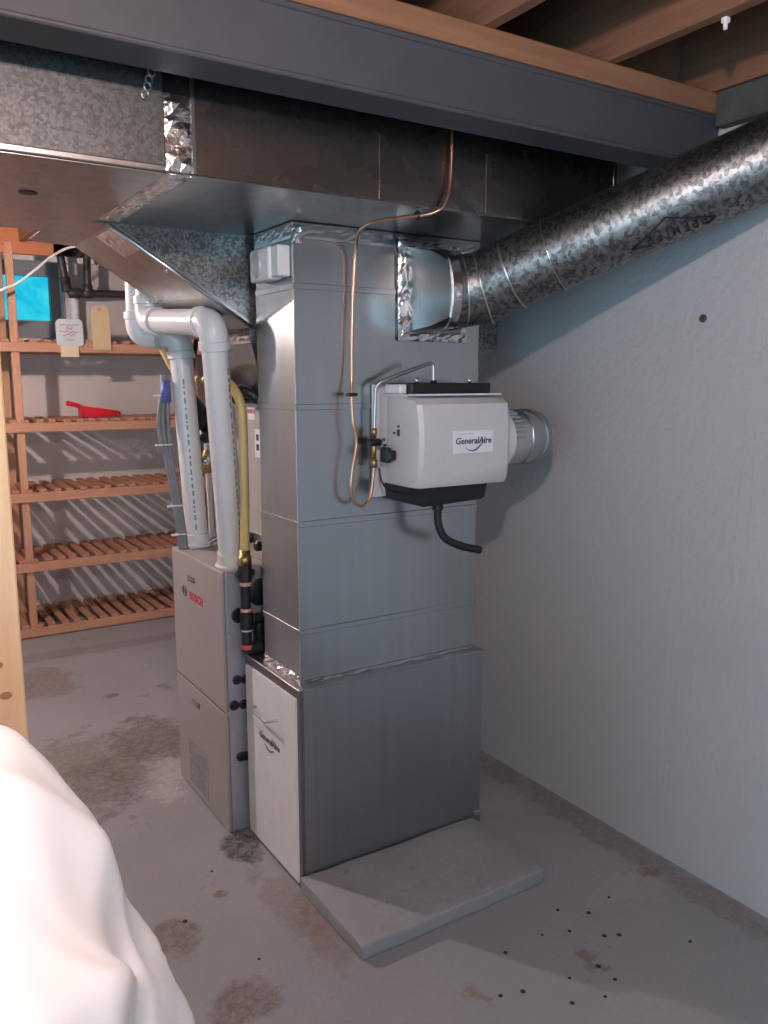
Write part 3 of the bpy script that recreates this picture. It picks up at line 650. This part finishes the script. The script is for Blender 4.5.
# control box on the left side
hb = thing('humidistat', 'white plastic control box mounted high on the return duct side', 'control', (RX0, 2.36, 1.94))
put('housing', box((RX0 - .048, 2.262, 1.890), (RX0 - .0008, 2.400, 1.985), .010, 3), 'grille', hb, smooth=40)
k = bmesh.new(); dz = 1.938
tube(k, [(RX0 - .0475, 2.345, dz), (RX0 - .053, 2.345, dz), (RX0 - .056, 2.345, dz)], [.038, .036, .026], 20)
for v in k.verts: v.co.y = 2.345 + (v.co.y - 2.345) * .8
put('dial', k, 'grille_d', hb, smooth=40)
put('side_vent', box((RX0 - .040, 2.215, 1.896), (RX0 - .0008, 2.2625, 1.982), .003), 'grille', hb)

# ------------------------------------------------------------------ round take-off duct
DR = .107
ro = thing('round_duct', 'round galvanized duct curving out of the return duct up along the wall', 'duct', (1.57, 2.19, 1.88))
put('flange', box((1.442, RY0 - .010, 1.735), (1.705, RY0 - .0046, 2.020), .001), 'foil', ro)
for o_, u_, v_, nu, nv, sd in (((1.438, RY0 - .010, 1.73), (.040, 0, 0), (0, 0, .295), 5, 22, 21), ((1.438, RY0 - .010, 1.985), (.27, 0, 0), (0, 0, .042), 20, 5, 22), ((1.438, RY0 - .010, 1.722), (.27, 0, 0), (0, 0, .03), 20, 4, 23)):
    put('foil_tape', crumple(o_, u_, v_, (0, -1, 0), nu, nv, .006, .001, sd), 'foil', ro, label='shiny crumpled foil tape')
g0 = [V(1.537, 2.068, 1.864), V(1.580, 2.052, 1.866), V(1.636, 2.015, 1.877), V(1.688, 1.940, 1.916), V(2.053, 1.377, 2.166)]
gd = [(g0[i + 1] - g0[i]).normalized() for i in range(4)]
# boot: rectangle on the face to the first round collar
def ring(c, d, r, n=32):
    d = Vector(d).normalized(); u = V(0, 0, 1); u = (u - d * u.dot(d)).normalized(); v = d.cross(u)
    return [Vector(c) + (u * math.cos(2 * math.pi * k / n) + v * math.sin(2 * math.pi * k / n)) * r for k in range(n)]
def plane_ring(c, d_in, nrm_, r):
    """section of a pipe of direction d_in by the plane through c with normal nrm_"""
    out = []
    for p in ring(c, d_in, r):
        t = (Vector(c) - p).dot(nrm_) / Vector(d_in).dot(nrm_); out.append(p + Vector(d_in) * t)
    return out
bd = V(.93, -.36, .03).normalized()
rr0 = ring(g0[0], bd, DR * .985)
rect = []
for p in rr0:          # matching points on the flange rectangle
    ang = math.atan2(p.z - g0[0].z, (p - g0[0]).dot(V(0, 0, 1).cross(bd)) * -1)
    cx, sx = math.cos(ang), math.sin(ang); m = 1 / max(abs(cx), abs(sx))
    rect.append((cx * m, sx * m))
bt = [V(1.470 + .105 * (1 - c_) , RY0 - .010, 1.877 + .128 * s_) for c_, s_ in rect]
if (bt[8] - rr0[8]).length > (V(1.470 + .105 * (1 + rect[8][0]), RY0 - .01, 0) - V(rr0[8].x, rr0[8].y, 0)).length: bt = [V(1.470 + .105 * (1 + c_), RY0 - .010, 1.877 + .128 * s_) for c_, s_ in rect]
mid = [a.lerp(b_, .35) + V(0, -.045, 0) * (1 if True else 0) for a, b_ in zip(bt, rr0)]
mid = [V(p.x, min(p.y, RY0 - .012), p.z) for p in mid]
put('boot', loft(bmesh.new(), [bt, mid, rr0], True), 'boot', ro, smooth=25, label='foil covered square-to-round boot')
k = bmesh.new(); tube(k, [g0[0] - bd * .012, g0[0] - bd * .010, g0[0] + bd * .016, g0[0] + bd * .018], [DR - .004, DR + .003, DR + .003, DR - .004], 32); put('collar', k, 'foil', ro, smooth=40, label='foil wrapped collar')
dirs = [bd] + gd
pln = [bd] + [(dirs[i] + dirs[i + 1]).normalized() for i in range(1, 4)]
dirs[0] = gd[0]
for i in range(3):
    a = plane_ring(g0[i], gd[i], pln[i] if i else bd, DR); b_ = plane_ring(g0[i + 1], gd[i], (gd[i] + gd[i + 1]).normalized(), DR)
    put('elbow_segment', loft(bmesh.new(), [a, b_], True, True), 'galv_pipe', ro, smooth=50)
    c_ = plane_ring(g0[i + 1], gd[i], (gd[i] + gd[i + 1]).normalized(), DR + .0015)
    k = bmesh.new(); tube(k, c_ + [c_[0]], .0030, 6, False); put('elbow_bead', k, 'edge', ro, smooth=60)
L = (g0[4] - g0[3]).length
cuts = [0, .13, L]
for a, b_ in zip(cuts, cuts[1:]):
    r0_ = plane_ring(g0[3], gd[3], (gd[2] + gd[3]).normalized(), DR) if a == 0 else ring(g0[3] + gd[3] * a, gd[3], DR - .0012 * (a > .1))
    put('pipe_section', loft(bmesh.new(), [r0_, ring(g0[3] + gd[3] * (b_ + .002), gd[3], DR - .0012 * (a > .1))], True, True), 'galv_pipe', ro, smooth=50)
    if 0 < a: 
        k = bmesh.new(); c_ = ring(g0[3] + gd[3] * a, gd[3], DR + .0005); tube(k, c_ + [c_[0]], .0016 if a < .2 else .0008, 6, False); put('pipe_bead', k, 'edge', ro, smooth=60)
k = bmesh.new(); pt = fillet([g0[4], g0[4] + gd[3] * .05, (2.072, 1.15, 2.22), (2.072, .75, 2.29), (2.072, .2, 2.295)], .25, 8); tube(k, pt, DR - .002, 32); put('pipe_section', k, 'galv_pipe', ro, smooth=50)
# marker drawing on the pipe: upside-down word in a triangle
ink = bmesh.new(); ax = gd[3]; o_ = g0[3]
def on_pipe(t, ang, r=DR + .0006):      # t metres along, ang radians up from the camera-facing generator
    side = V(-1, -1, 0); side = (side - ax * side.dot(ax)).normalized(); upv = ax.cross(side)
    if upv.z < 0: upv = -upv
    return o_ + ax * t + (side * math.cos(ang) + upv * math.sin(ang)) * r
def stroke(p, q, wd=.0026, n=5):
    pts = [on_pipe(p[0] + (q[0] - p[0]) * i / n, p[1] + (q[1] - p[1]) * i / n) for i in range(n + 1)]; tube(ink, pts, wd, 5)
TC, AC = .475, 0      # place of the word along the pipe
lines = [((-.135, -.90), (-.03, -.42)), ((-.03, -.42), (.085, -.98)), ((.085, -.98), (.060, -1.14)), ((-.135, -.90), (-.085, -1.05))]
for p, q in lines: stroke((TC + p[0], AC + p[1]), (TC + q[0], AC + q[1]))
GL = {'P': [((0, 0), (0, 1)), ((0, 1), (.7, .9)), ((.7, .9), (.7, .55)), ((.7, .55), (0, .5))], 'R': [((0, 0), (0, 1)), ((0, 1), (.7, .9)), ((.7, .9), (.7, .6)), ((.7, .6), (0, .5)), ((0, .5), (.75, 0))],
      'E': [((0, 0), (0, 1)), ((0, 1), (.7, 1)), ((0, .5), (.6, .5)), ((0, 0), (.7, 0))], 'M': [((0, 0), (0, 1)), ((0, 1), (.45, .3)), ((.45, .3), (.9, 1)), ((.9, 1), (.9, 0))], 'I': [((.3, 0), (.3, 1))]}
for i, ch in enumerate('PREMIER'):     # written upside down: letters run from the far end back towards the elbow
    for p, q in GL[ch]:
        f_ = lambda s: (TC + .062 - i * .0235 - s[0] * .0165, -.76 + .018 * i - s[1] * .34)
        stroke(f_(p), f_(q), .0018, 2)
put('marker_writing', ink, 'marker', ro, label='hand-drawn marker word inside a triangle')

# ------------------------------------------------------------------ humidifier
HX0, HX1 = 1.362, 1.712
hu = thing('humidifier', 'white furnace humidifier with logo label mounted on the return duct', 'humidifier', (1.54, RY0, 1.22))
put('mounting_plate', box((1.343, RY0 - .012, 1.238), (1.752, RY0 - .0042, 1.588), .002), 'hum_white', hu, label='off-white back plate')
put('chassis', box((1.368, 2.045, 1.285), (1.705, RY0 - .013, 1.560), .006, 2), 'hum_white', hu)
cv = bmesh.new(); prof = []      # cover: side profile bulges towards the front, top edge chamfered
yB, yF_ = 2.150, 1.968
for (y, z) in ((yB, 1.284), (2.02, 1.282), (1.985, 1.284), (1.974, 1.30), (1.966, 1.36), (1.963, 1.42), (1.966, 1.48), (1.976, 1.530), (2.000, 1.546), (2.06, 1.556), (yB, 1.558)): prof.append((y, z))
def cover_loop(x, inset):
    return [(x, min(yB, 2.06 + (y - 2.06) * (1 - inset)), 1.42 + (z - 1.42) * (1 - inset * .12)) for y, z in prof]
loft(cv, [cover_loop(HX0, .75), cover_loop(HX0 + .002, .25), cover_loop(HX0 + .008, .09), cover_loop(HX0 + .022, 0), cover_loop(HX1 - .010, 0), cover_loop(HX1, .06)], True)
cov = put('cover', cv, 'hum_white', hu, smooth=28, label='moulded white front cover')
put('lid_strip', box((1.372, 1.985, 1.556), (1.690, 2.03, 1.5605), .001), 'hum_light', hu)
put('logo_label', box((1.487, 1.9615, 1.383), (1.640, 1.9635, 1.452), .0008), 'hum_light', cov, label='white rectangular logo label')
LL = cov.children[-1] if cov.children else cov
lt = put('lettering', text('GeneralAire', .0275, (1.563, 1.9608, 1.420), (1, 0, 0), (0, 0, 1), .0006, 0.15, .0004), 'navy', cov, label='dark navy lettering')
k = bmesh.new(); tube(k, [V(1.533 + .075 * t, 1.961, 1.399 + .03 * t * t - .014 * math.sin(t * math.pi)) for t in [i / 10 for i in range(11)]], [.0006 + .0022 * math.sin(i / 10 * math.pi) for i in range(11)], 6); put('swoosh', k, 'blueink', cov, label='blue swoosh')
k = bmesh.new()
for i in range(7): bx(k, (1.508 + i * .008, 1.9606, 1.4405), (1.513 + i * .008, 1.9614, 1.4420))
put('small_print', k, 'greyink', cov)
# round side collar and bypass pipe
k = bmesh.new(); cyl(k, (HX1 - .004, 2.065, 1.415), (HX1 + .036, 2.065, 1.415), .095, 36, .004); fl = put('side_collar', k, 'hum_white', hu, smooth=40, label='round white side collar')
k = bmesh.new(); bx(k, (HX1 + .0355, 1.985, 1.402), (HX1 + .040, 1.995, 1.412)); cyl(k, (HX1 + .034, 1.987, 1.43), (HX1 + .040, 1.987, 1.43), .006, 8); put('latch', k, 'hum_light', fl)
by = thing('bypass_pipe', 'short round galvanized bypass pipe elbowing from the humidifier beside the wall', 'duct', (1.8, 2.07, 1.34))
BR = .087; bc = (1.925, 2.075, 1.415)
def arc_pt(a): return V(1.925 - .105 + .105 * math.sin(a), 2.065 + .105 - .105 * math.cos(a), 1.415)
k = bmesh.new(); cyl(k, (HX1 + .0365, 2.065, 1.415), (1.822, 2.065, 1.415), BR, 36, .001); put('pipe_section', k, 'edge', by, smooth=40)
for i in range(4):
    a0, a1 = i * math.pi / 8, (i + 1) * math.pi / 8; p, q = arc_pt(a0), arc_pt(a1); d = (q - p).normalized()
    t0 = V(math.cos(a0), math.sin(a0), 0); t1 = V(math.cos(a1), math.sin(a1), 0)
    put('elbow_segment', loft(bmesh.new(), [plane_ring(p, d, t0, BR), plane_ring(q, d, t1, BR)], True, True), 'satin', by, smooth=50)
    c_ = plane_ring(p, d, t0, BR + .001); k = bmesh.new(); tube(k, c_ + [c_[0]], .0026, 6, False); put('elbow_bead', k, 'edge', by, smooth=60)
k = bmesh.new(); cyl(k, (1.925, 2.168, 1.415), (1.925, 2.56, 1.415), BR - .001, 36, .001); put('pipe_section', k, 'satin', by, smooth=40)
k = bmesh.new()
for i in range(14):
    a = math.radians(20 + i * 12); bx(k, V(HX1 + .046, 2.065 + math.cos(a) * (BR + .001), 1.415 + math.sin(a) * (BR + .001)) - V(.008, .004, .004), V(HX1 + .046, 2.065 + math.cos(a) * (BR + .001), 1.415 + math.sin(a) * (BR + .001)) + V(.030, .004, .004))
put('collar_tab', k, 'steel', by)
# black trays
tp = bmesh.new(); bx(tp, (1.398, 2.05, 1.5605), (1.700, 2.17, 1.592), .003); put('distribution_tray', tp, 'black', hu, label='black water tray on top')
put('tray_bracket', box((1.372, 2.075, 1.5605), (1.397, 2.16, 1.588), .003), 'hum_light', hu)
for x in (1.43, 1.63):
    k = bmesh.new(); cyl(k, (x, 2.07, 1.592), (x, 2.07, 1.607), .006, 10, .002); put('screw', k, 'chrome', hu)
bt_ = [[(1.385, 2.045, 1.282), (1.690, 2.045, 1.282), (1.690, RY0 - .014, 1.282), (1.385, RY0 - .014, 1.282)], [(1.392, 2.052, 1.232), (1.683, 2.052, 1.232), (1.683, RY0 - .014, 1.232), (1.392, RY0 - .014, 1.232)], [(1.45, 2.06, 1.214), (1.675, 2.06, 1.222), (1.675, RY0 - .016, 1.222), (1.45, RY0 - .016, 1.214)]]
put('drain_pan', loft(bmesh.new(), bt_, True), 'black', hu, label='black drain pan underneath')
k = bmesh.new(); cyl(k, (1.522, 2.085, 1.195), (1.522, 2.085, 1.222), .018, 14, .003); put('drain_spout', k, 'black', hu, smooth=40)
tag(put('drain_hose', tube(bmesh.new(), smooth_path([(1.522, 2.085, 1.196), (1.525, 2.084, 1.15), (1.545, 2.075, 1.105), (1.60, 2.06, 1.075), (1.665, 2.045, 1.058)], 8), .0125, 14), 'black', smooth=60), 'short black rubber drain hose hanging below the humidifier', 'hose')
# feed tube, solenoid valve
put('feed_tube', tube(bmesh.new(), fillet([(1.512, 2.10, 1.592), (1.512, 2.10, 1.648), (1.50, 2.105, 1.652), (1.352, 2.150, 1.596), (1.336, 2.155, 1.58), (1.330, 2.155, 1.42)], [.012, .01, .02, .02], 5), .0055, 10), 'steel', hu, smooth=60, label='bent steel feed tube')
k = bmesh.new(); cyl(k, (1.512, 2.10, 1.592), (1.512, 2.10, 1.600), .011, 8, .002); put('tube_fitting', k, 'black', hu)
k = bmesh.new(); tube(k, [(1.330, 2.155, 1.455), (1.330, 2.155, 1.435), (1.330, 2.155, 1.434), (1.330, 2.155, 1.36), (1.330, 2.155, 1.359), (1.330, 2.155, 1.335)], [.010, .010, .0075, .0075, .011, .011], 6); vb = put('solenoid_valve', k, 'brass', hu)
k = bmesh.new(); cyl(k, (1.312, 2.155, 1.412), (1.352, 2.155, 1.412), .012, 12, .003); put('valve_body', k, 'black', vb, smooth=40)
k = bmesh.new(); cyl(k, (1.352, 2.140, 1.412), (1.362, 2.128, 1.416), .014, 12, .003); put('knob', k, 'chrome', vb, smooth=40)
k = bmesh.new(); bx(k, (1.342, 2.10, 1.352), (1.360, 2.142, 1.398), .004); bx(k, (1.336, 2.095, 1.362), (1.361, 2.075, 1.392), .004); put('coil', k, 'black', vb)
k = bmesh.new(); bx(k, (HX0 - .0006, 2.06, 1.435), (HX0 + .002, 2.075, 1.455)); bx(k, (HX0 - .0006, 2.085, 1.44), (HX0 + .002, 2.097, 1.447)); bx(k, (HX0 - .0006, 2.062, 1.46), (HX0 + .002, 2.073, 1.468)); put('side_print', k, 'navy', hu)
k = bmesh.new(); tube(k, smooth_path([(1.338, 2.14, 1.335), (1.344, 2.13, 1.29), (1.355, 2.10, 1.268), (1.385, 2.04, 1.262)], 6), .0028, 6); put('wire', k, 'black', hu, smooth=60)

# ------------------------------------------------------------------ copper water line
ct = thing('copper_line', 'thin copper tube looping from the joists down to the humidifier valve', 'pipe', (1.26, 2.13, 1.22))
cpth = smooth_path([(1.377, 1.838, 2.362), (1.376, 1.836, 2.25), (1.372, 1.835, 2.13), (1.357, 1.835, 2.068), (1.325, 1.85, 2.035), (1.27, 1.93, 2.030), (1.245, 2.02, 2.03), (1.250, 2.10, 2.018), (1.273, 2.160, 1.98), (1.272, 2.172, 1.90), (1.266, 2.172, 1.80), (1.258, 2.165, 1.62), (1.249, 2.150, 1.54), (1.252, 2.146, 1.47), (1.262, 2.146, 1.41), (1.248, 2.146, 1.34), (1.242, 2.146, 1.28), (1.252, 2.146, 1.237), (1.283, 2.148, 1.220), (1.312, 2.15, 1.245), (1.326, 2.155, 1.30), (1.330, 2.155, 1.342)], 8)
put('tube', tube(bmesh.new(), cpth, .0048, 10), 'copper', ct, smooth=60)
k = bmesh.new(); tube(k, [V(1.300, 1.885, 2.032) + V(0, math.cos(a) * .009, math.sin(a) * .009) for a in [i * math.pi / 6 for i in range(13)]], .004, 6, False); put('clip', k, 'black', ct)
k = bmesh.new(); bx(k, (1.238, 2.140, 1.553), (1.266, 2.168, 1.563), .003); put('clip', k, 'black', ct)

# ------------------------------------------------------------------ shelf unit
SY0, SY1 = 5.40, 5.90; SXL, SXR = .36, 2.12
sh = thing('shelf_unit', 'tall wooden shelf unit with slatted shelves against the back wall', 'shelf', (1.2, 5.65, 0))
for x in (SXL, .808, SXR - .05):
    for y, nm in ((SY0 + .019, 'post'), (SY1 - .042, 'post')):
        put(nm, box((x, y, 0), (x + .044, y + .040, 2.405), .003), 'shelf_z', sh)
levels = [.006, .423, .860, 1.288, 1.770]
slat_me = None
for li, z in enumerate(levels):
    put('front_rail', box((SXL - .02, SY0, z), (SXR, SY0 + .0185, z + .058), .003), 'shelf_x', sh)
    put('back_rail', box((SXL - .02, SY1 - .0015, z), (SXR, SY1 + .015, z + .052), .003), 'shelf_x', sh)
    for x in (SXL + .045, .853): put('cross_bearer', box((x, SY0 + .019, z), (x + .02, SY1 - .002, z + .05), .002), 'shelf_y', sh)
    x = SXL + .03
    while x < SXR - .05:
        if slat_me is None:
            o = put('slat', box((-.021, -.246, 0), (.021, .246, .019), .002), 'shelf_y', sh); slat_me = o.data
        else:
            o = bpy.data.objects.new('slat', slat_me); COL.objects.link(o); o.parent = sh; o.matrix_parent_inverse = sh.matrix_basis.inverted()
        jx_ = random.uniform(-.006, .006)
        o.location = (x + jx_, (SY0 + SY1) / 2 + random.uniform(-.004, .006), z + .0585); o.rotation_euler = (random.uniform(-.004, .004), 0, random.uniform(-.012, .012)); x += .078
# red scoop on the shelf
rs = thing('scoop', 'red plastic scoop lying on the slatted shelf', 'scoop', (1.30, 5.55, 1.365)); z0 = 1.366
k = bmesh.new(); loops = []
for t, hw, hh in ((0, .052, .075), (.06, .060, .066), (.13, .062, .056), (.19, .056, .046), (.225, .040, .036)):
    x = 1.215 + t; loops.append([(x, 5.56 - hw, z0 + hh), (x, 5.56 - hw * .85, z0 + .004), (x, 5.56 + hw * .85, z0 + .004), (x, 5.56 + hw, z0 + hh), (x, 5.56 + hw - .004, z0 + hh), (x, 5.56 + hw * .80, z0 + .009), (x, 5.56 - hw * .80, z0 + .009), (x, 5.56 - hw + .004, z0 + hh)])
loft(k, loops, True); bx(k, (1.211, 5.505, z0 + .004), (1.217, 5.615, z0 + .074), .001); put('bowl', k, 'red', rs, smooth=40)
k = bmesh.new(); tube(k, smooth_path([(1.225, 5.55, z0 + .062), (1.19, 5.55, z0 + .078), (1.15, 5.55, z0 + .088), (1.128, 5.55, z0 + .094)], 5), .015, 12); put('handle', k, 'red', rs, smooth=50)
k = bmesh.new(); tube(k, smooth_path([(1.43, 5.56, z0 + .034), (1.455, 5.56, z0 + .030), (1.466, 5.56, z0 + .012)], 5), .008, 10); put('lip', k, 'red', rs, smooth=50)
# notices hanging from the top rail
nt = thing('paper_notice', 'grey paper notice with red handwriting pinned to the top shelf rail', 'notice', (1.137, 5.385, 1.81))
put('sheet', prism(bmesh.new(), [(1.066, 5.386, 1.815), (1.205, 5.386, 1.808), (1.220, 5.386, 1.825), (1.218, 5.386, 1.955), (1.200, 5.386, 1.972), (1.078, 5.386, 1.970), (1.058, 5.386, 1.95), (1.060, 5.386, 1.83)], (0, .003, 0)), 'paper_grey', nt)
k = bmesh.new(); rn = random.Random(3)
for z, xa, xb in ((1.935, 1.085, 1.195), (1.915, 1.12, 1.16), (1.893, 1.082, 1.185), (1.872, 1.10, 1.17)):
    p = [(xa + (xb - xa) * i / 14, 5.3852, z + rn.uniform(-.008, .008)) for i in range(15)]; tube(k, p, .0016, 4)
put('handwriting', k, 'redink', nt)
k = bmesh.new(); tube(k, [(1.12 + .04 * i / 8, 5.3852, 1.845 + rn.uniform(-.006, .006)) for i in range(9)], .0014, 4); put('handwriting', k, 'greyink', nt)
tag(put('tan_note', prism(bmesh.new(), [(1.083, 5.390, 1.742), (1.188, 5.390, 1.744), (1.190, 5.390, 1.845), (1.081, 5.390, 1.845)], (0, .003, 0)), 'paper_tan'), 'small tan note showing below the grey paper notice', 'note')
cg = thing('cardboard_tag', 'tan cardboard tag with a hole hanging on the top shelf rail', 'tag', (1.33, 5.385, 1.82))
put('card', prism(bmesh.new(), [(1.276, 5.390, 1.790), (1.386, 5.390, 1.790), (1.384, 5.390, 2.03), (1.362, 5.390, 2.060), (1.294, 5.390, 2.058), (1.272, 5.390, 2.03)], (0, .003, 0)), 'card', cg)
k = bmesh.new(); tube(k, [V(1.325, 5.389, 2.037) + V(math.cos(a) * .008, 0, math.sin(a) * .008) for a in [i * math.pi / 6 for i in range(13)]], .002, 6, False); put('eyelet', k, 'greyink', cg)
# drain pipe on the back wall
ap = thing('drain_pipe', 'black plastic drain pipe with tee running along the back wall', 'pipe', (1.4, 5.75, 2.16))
dp = .024
put('pipe', tube(bmesh.new(), fillet([(1.185, 5.75, 2.405), (1.218, 5.75, 2.16), (2.0, 5.75, 2.185)], .06, 8), dp, 14), 'abs', ap, smooth=50)
put('riser', tube(bmesh.new(), [(1.345, 5.75, 2.16), (1.352, 5.75, 2.405)], dp, 14), 'abs', ap, smooth=50)
for a, b_ in (((1.212, 5.75, 2.165), (1.204, 5.75, 2.26)), ((1.225, 5.75, 2.160), (1.30, 5.75, 2.163)), ((1.315, 5.75, 2.164), (1.385, 5.75, 2.166)), ((1.345, 5.75, 2.16), (1.347, 5.75, 2.22))):
    k = bmesh.new(); cyl(k, a, b_, dp + .008, 14, .003); put('fitting', k, 'abs', ap, smooth=50)
wt = thing('vent_riser', 'pale painted vertical pipe on the back wall below the drain elbow', 'pipe', (1.27, 5.86, 1.88))
put('pipe', tube(bmesh.new(), [(1.285, 5.87, 1.86), (1.285, 5.87, 2.36)], .028, 14), 'tile', wt, smooth=50)
put('pipe_clamp', tube(bmesh.new(), [(1.285, 5.87, 2.29), (1.285, 5.87, 2.31)], .033, 14), 'tile', wt, smooth=50)
tag(put('hanging_cable', tube(bmesh.new(), smooth_path([(.382, 5.408, 1.96), (.60, 5.29, 2.03), (.75, 5.28, 2.11), (.85, 5.28, 2.16), (.95, 5.28, 2.24), (1.03, 5.28, 2.31), (1.15, 5.28, 2.380), (1.316, 5.28, 2.404)], 8), .0075, 8), 'cable', smooth=60), 'white cable drooping across the basement window', 'cable')

# ------------------------------------------------------------------ foreground stud and plastic covered heap
stud = tag(put('wall_stud', box((.12, 1.50, 0), (.207, 1.538, HT - .0008), .003), 'stud'), 'pale upright pine stud standing behind the white plastic sheet', 'stud')
for x, z, rx, rz in ((.168, 1.118, .007, .006), (.176, 1.062, .010, .007), (.15, 1.38, .008, .006)):
    k = bmesh.new(); tube(k, [(x, 1.5005, z), (x, 1.4993, z), (x, 1.4988, z)], [.008, .008, .005], 14)
    for v in k.verts: v.co.x = x + (v.co.x - x) * rx / .008; v.co.z = z + (v.co.z - z) * rz / .008
    put('knot', k, 'knot', stud, smooth=40)
hp = bmesh.new(); rows = []
# right-hand outline (x, z) near the front slice; the far slice spreads lower and wider
near = [(-.95, 0), (-.97, .5), (-.9, 1.05), (-.7, 1.22), (-.35, 1.285), (-.05, 1.275), (.045, 1.262), (.095, 1.247), (.128, 1.212), (.160, 1.165), (.186, 1.122), (.198, 1.07), (.205, 1.03), (.222, .985), (.245, .945), (.265, .885), (.288, .812), (.315, .70), (.36, .45), (.40, .2), (.42, 0)]
far = [(-.95, 0), (-.97, .45), (-.9, .9), (-.7, 1.03), (-.35, 1.10), (-.05, 1.12), (.06, 1.11), (.115, 1.105), (.150, 1.075), (.185, 1.02), (.215, .965), (.235, .91), (.245, .85), (.27, .80), (.295, .74), (.32, .66), (.345, .55), (.37, .42), (.39, .28), (.40, .12), (.41, 0)]
def resample(pr_, n=56):
    P = smooth_path([(x, 0, z) for x, z in pr_], 6); out = []
    for i in range(n + 1):
        f_ = i / n * (len(P) - 1); a = int(f_); t = f_ - a; q = P[a] if a + 1 >= len(P) else P[a].lerp(P[a + 1], t); out.append(q)
    return out
na, fa = resample(near, 90), resample(far, 90)
ys = [.50, .502] + [.51 + .0125 * i for i in range(64)] + [1.302]
for j, y in enumerate(ys):
    t = max(0, min(1.25, (y - .88) / .32)); e = 1.0
    if y < .88: sh_ = 1 - .10 * ((.88 - y) / .38) ** 2
    else: sh_ = 1
    if j in (0, len(ys) - 1): e = .0
    row = []
    for i in range(91):
        p = na[i].lerp(fa[i], t); z = max(0, p.z) * sh_; x = -.3 + (p.x + .3) * (1 - (.12 * (.88 - y) / .38 if y < .88 else 0))
        q = V(x, y, z)
        f1 = abs(noise.noise(V(x * 2.3 + 3, y * 4.6 + z * 1.7, z * 2.1))); f2 = abs(noise.noise(V(x * 5.5 + z * 2, y * 6.0 - z * 2.5 + 7, z * 4.2))); f3 = noise.noise(V(x * 12, y * 10, z * 11))
        inset = min(.008, .016 - .085 * f1 ** .8 - .026 * f2 + .003 * f3)
        nr = V(x + .3, 0, z - .4).normalized(); q -= nr * (-inset) * (1 if z > .03 else 0)
        row.append(q)
    if e == 0: c_ = V(-.3, y, .4); row = [c_.lerp(q, .9) if q.z > .01 else q for q in row]
    rows.append(row)
loft_rows = [[hp.verts.new(q) for q in r] for r in rows]
for a, b_ in zip(loft_rows, loft_rows[1:]):
    for i in range(90): hp.faces.new((a[i], a[i + 1], b_[i + 1], b_[i])).smooth = True
for r in (loft_rows[0], loft_rows[-1]): hp.faces.new(r)
bmesh.ops.recalc_face_normals(hp, faces=hp.faces[:])
sheet = put('plastic_sheet', hp, 'sheet', smooth=60)
tag(sheet, 'crumpled white plastic sheet draped over a tall heap', 'plastic sheet')

# ------------------------------------------------------------------ small details
k = bmesh.new(); c_ = V(XR - .0005, 1.641, 1.784)
cyl(k, c_, c_ - V(.008, 0, 0), .012, 14, .002); cyl(k, c_ - V(.008, 0, 0), c_ - V(.016, 0, 0), .006, 8, .001)
tag(put('wall_anchor', k, 'anchor'), 'small rusty anchor bolt in the rough white concrete wall', 'bolt')
k = bmesh.new(); rn = random.Random(12)
pts = [(1.30, 1.48), (1.22, 1.38), (1.36, 1.46), (1.50, 1.43), (1.56, 1.60), (1.64, 1.57), (1.68, 1.66), (1.60, 1.42), (1.71, 1.50), (1.44, 1.36), (1.42, 1.60), (1.75, 1.60), (1.86, 1.62), (1.60, 1.36), (1.53, 1.33), (1.30, 1.34), (.82, 1.95), (.70, 2.22), (.86, 2.42), (1.75, 1.48), (1.9, 1.35)]
for x, y in pts:
    r_ = rn.uniform(.004, .0085); tube(k, [(x, y, 0), (x, y, .0015), (x, y, .0035)], [r_, r_, r_ * .5], 7)
dbr = put('floor_grit', k, 'debris'); dbr['kind'] = 'stuff'; dbr['label'] = 'dark grit specks scattered on the grey floor'; dbr['category'] = 'grit'
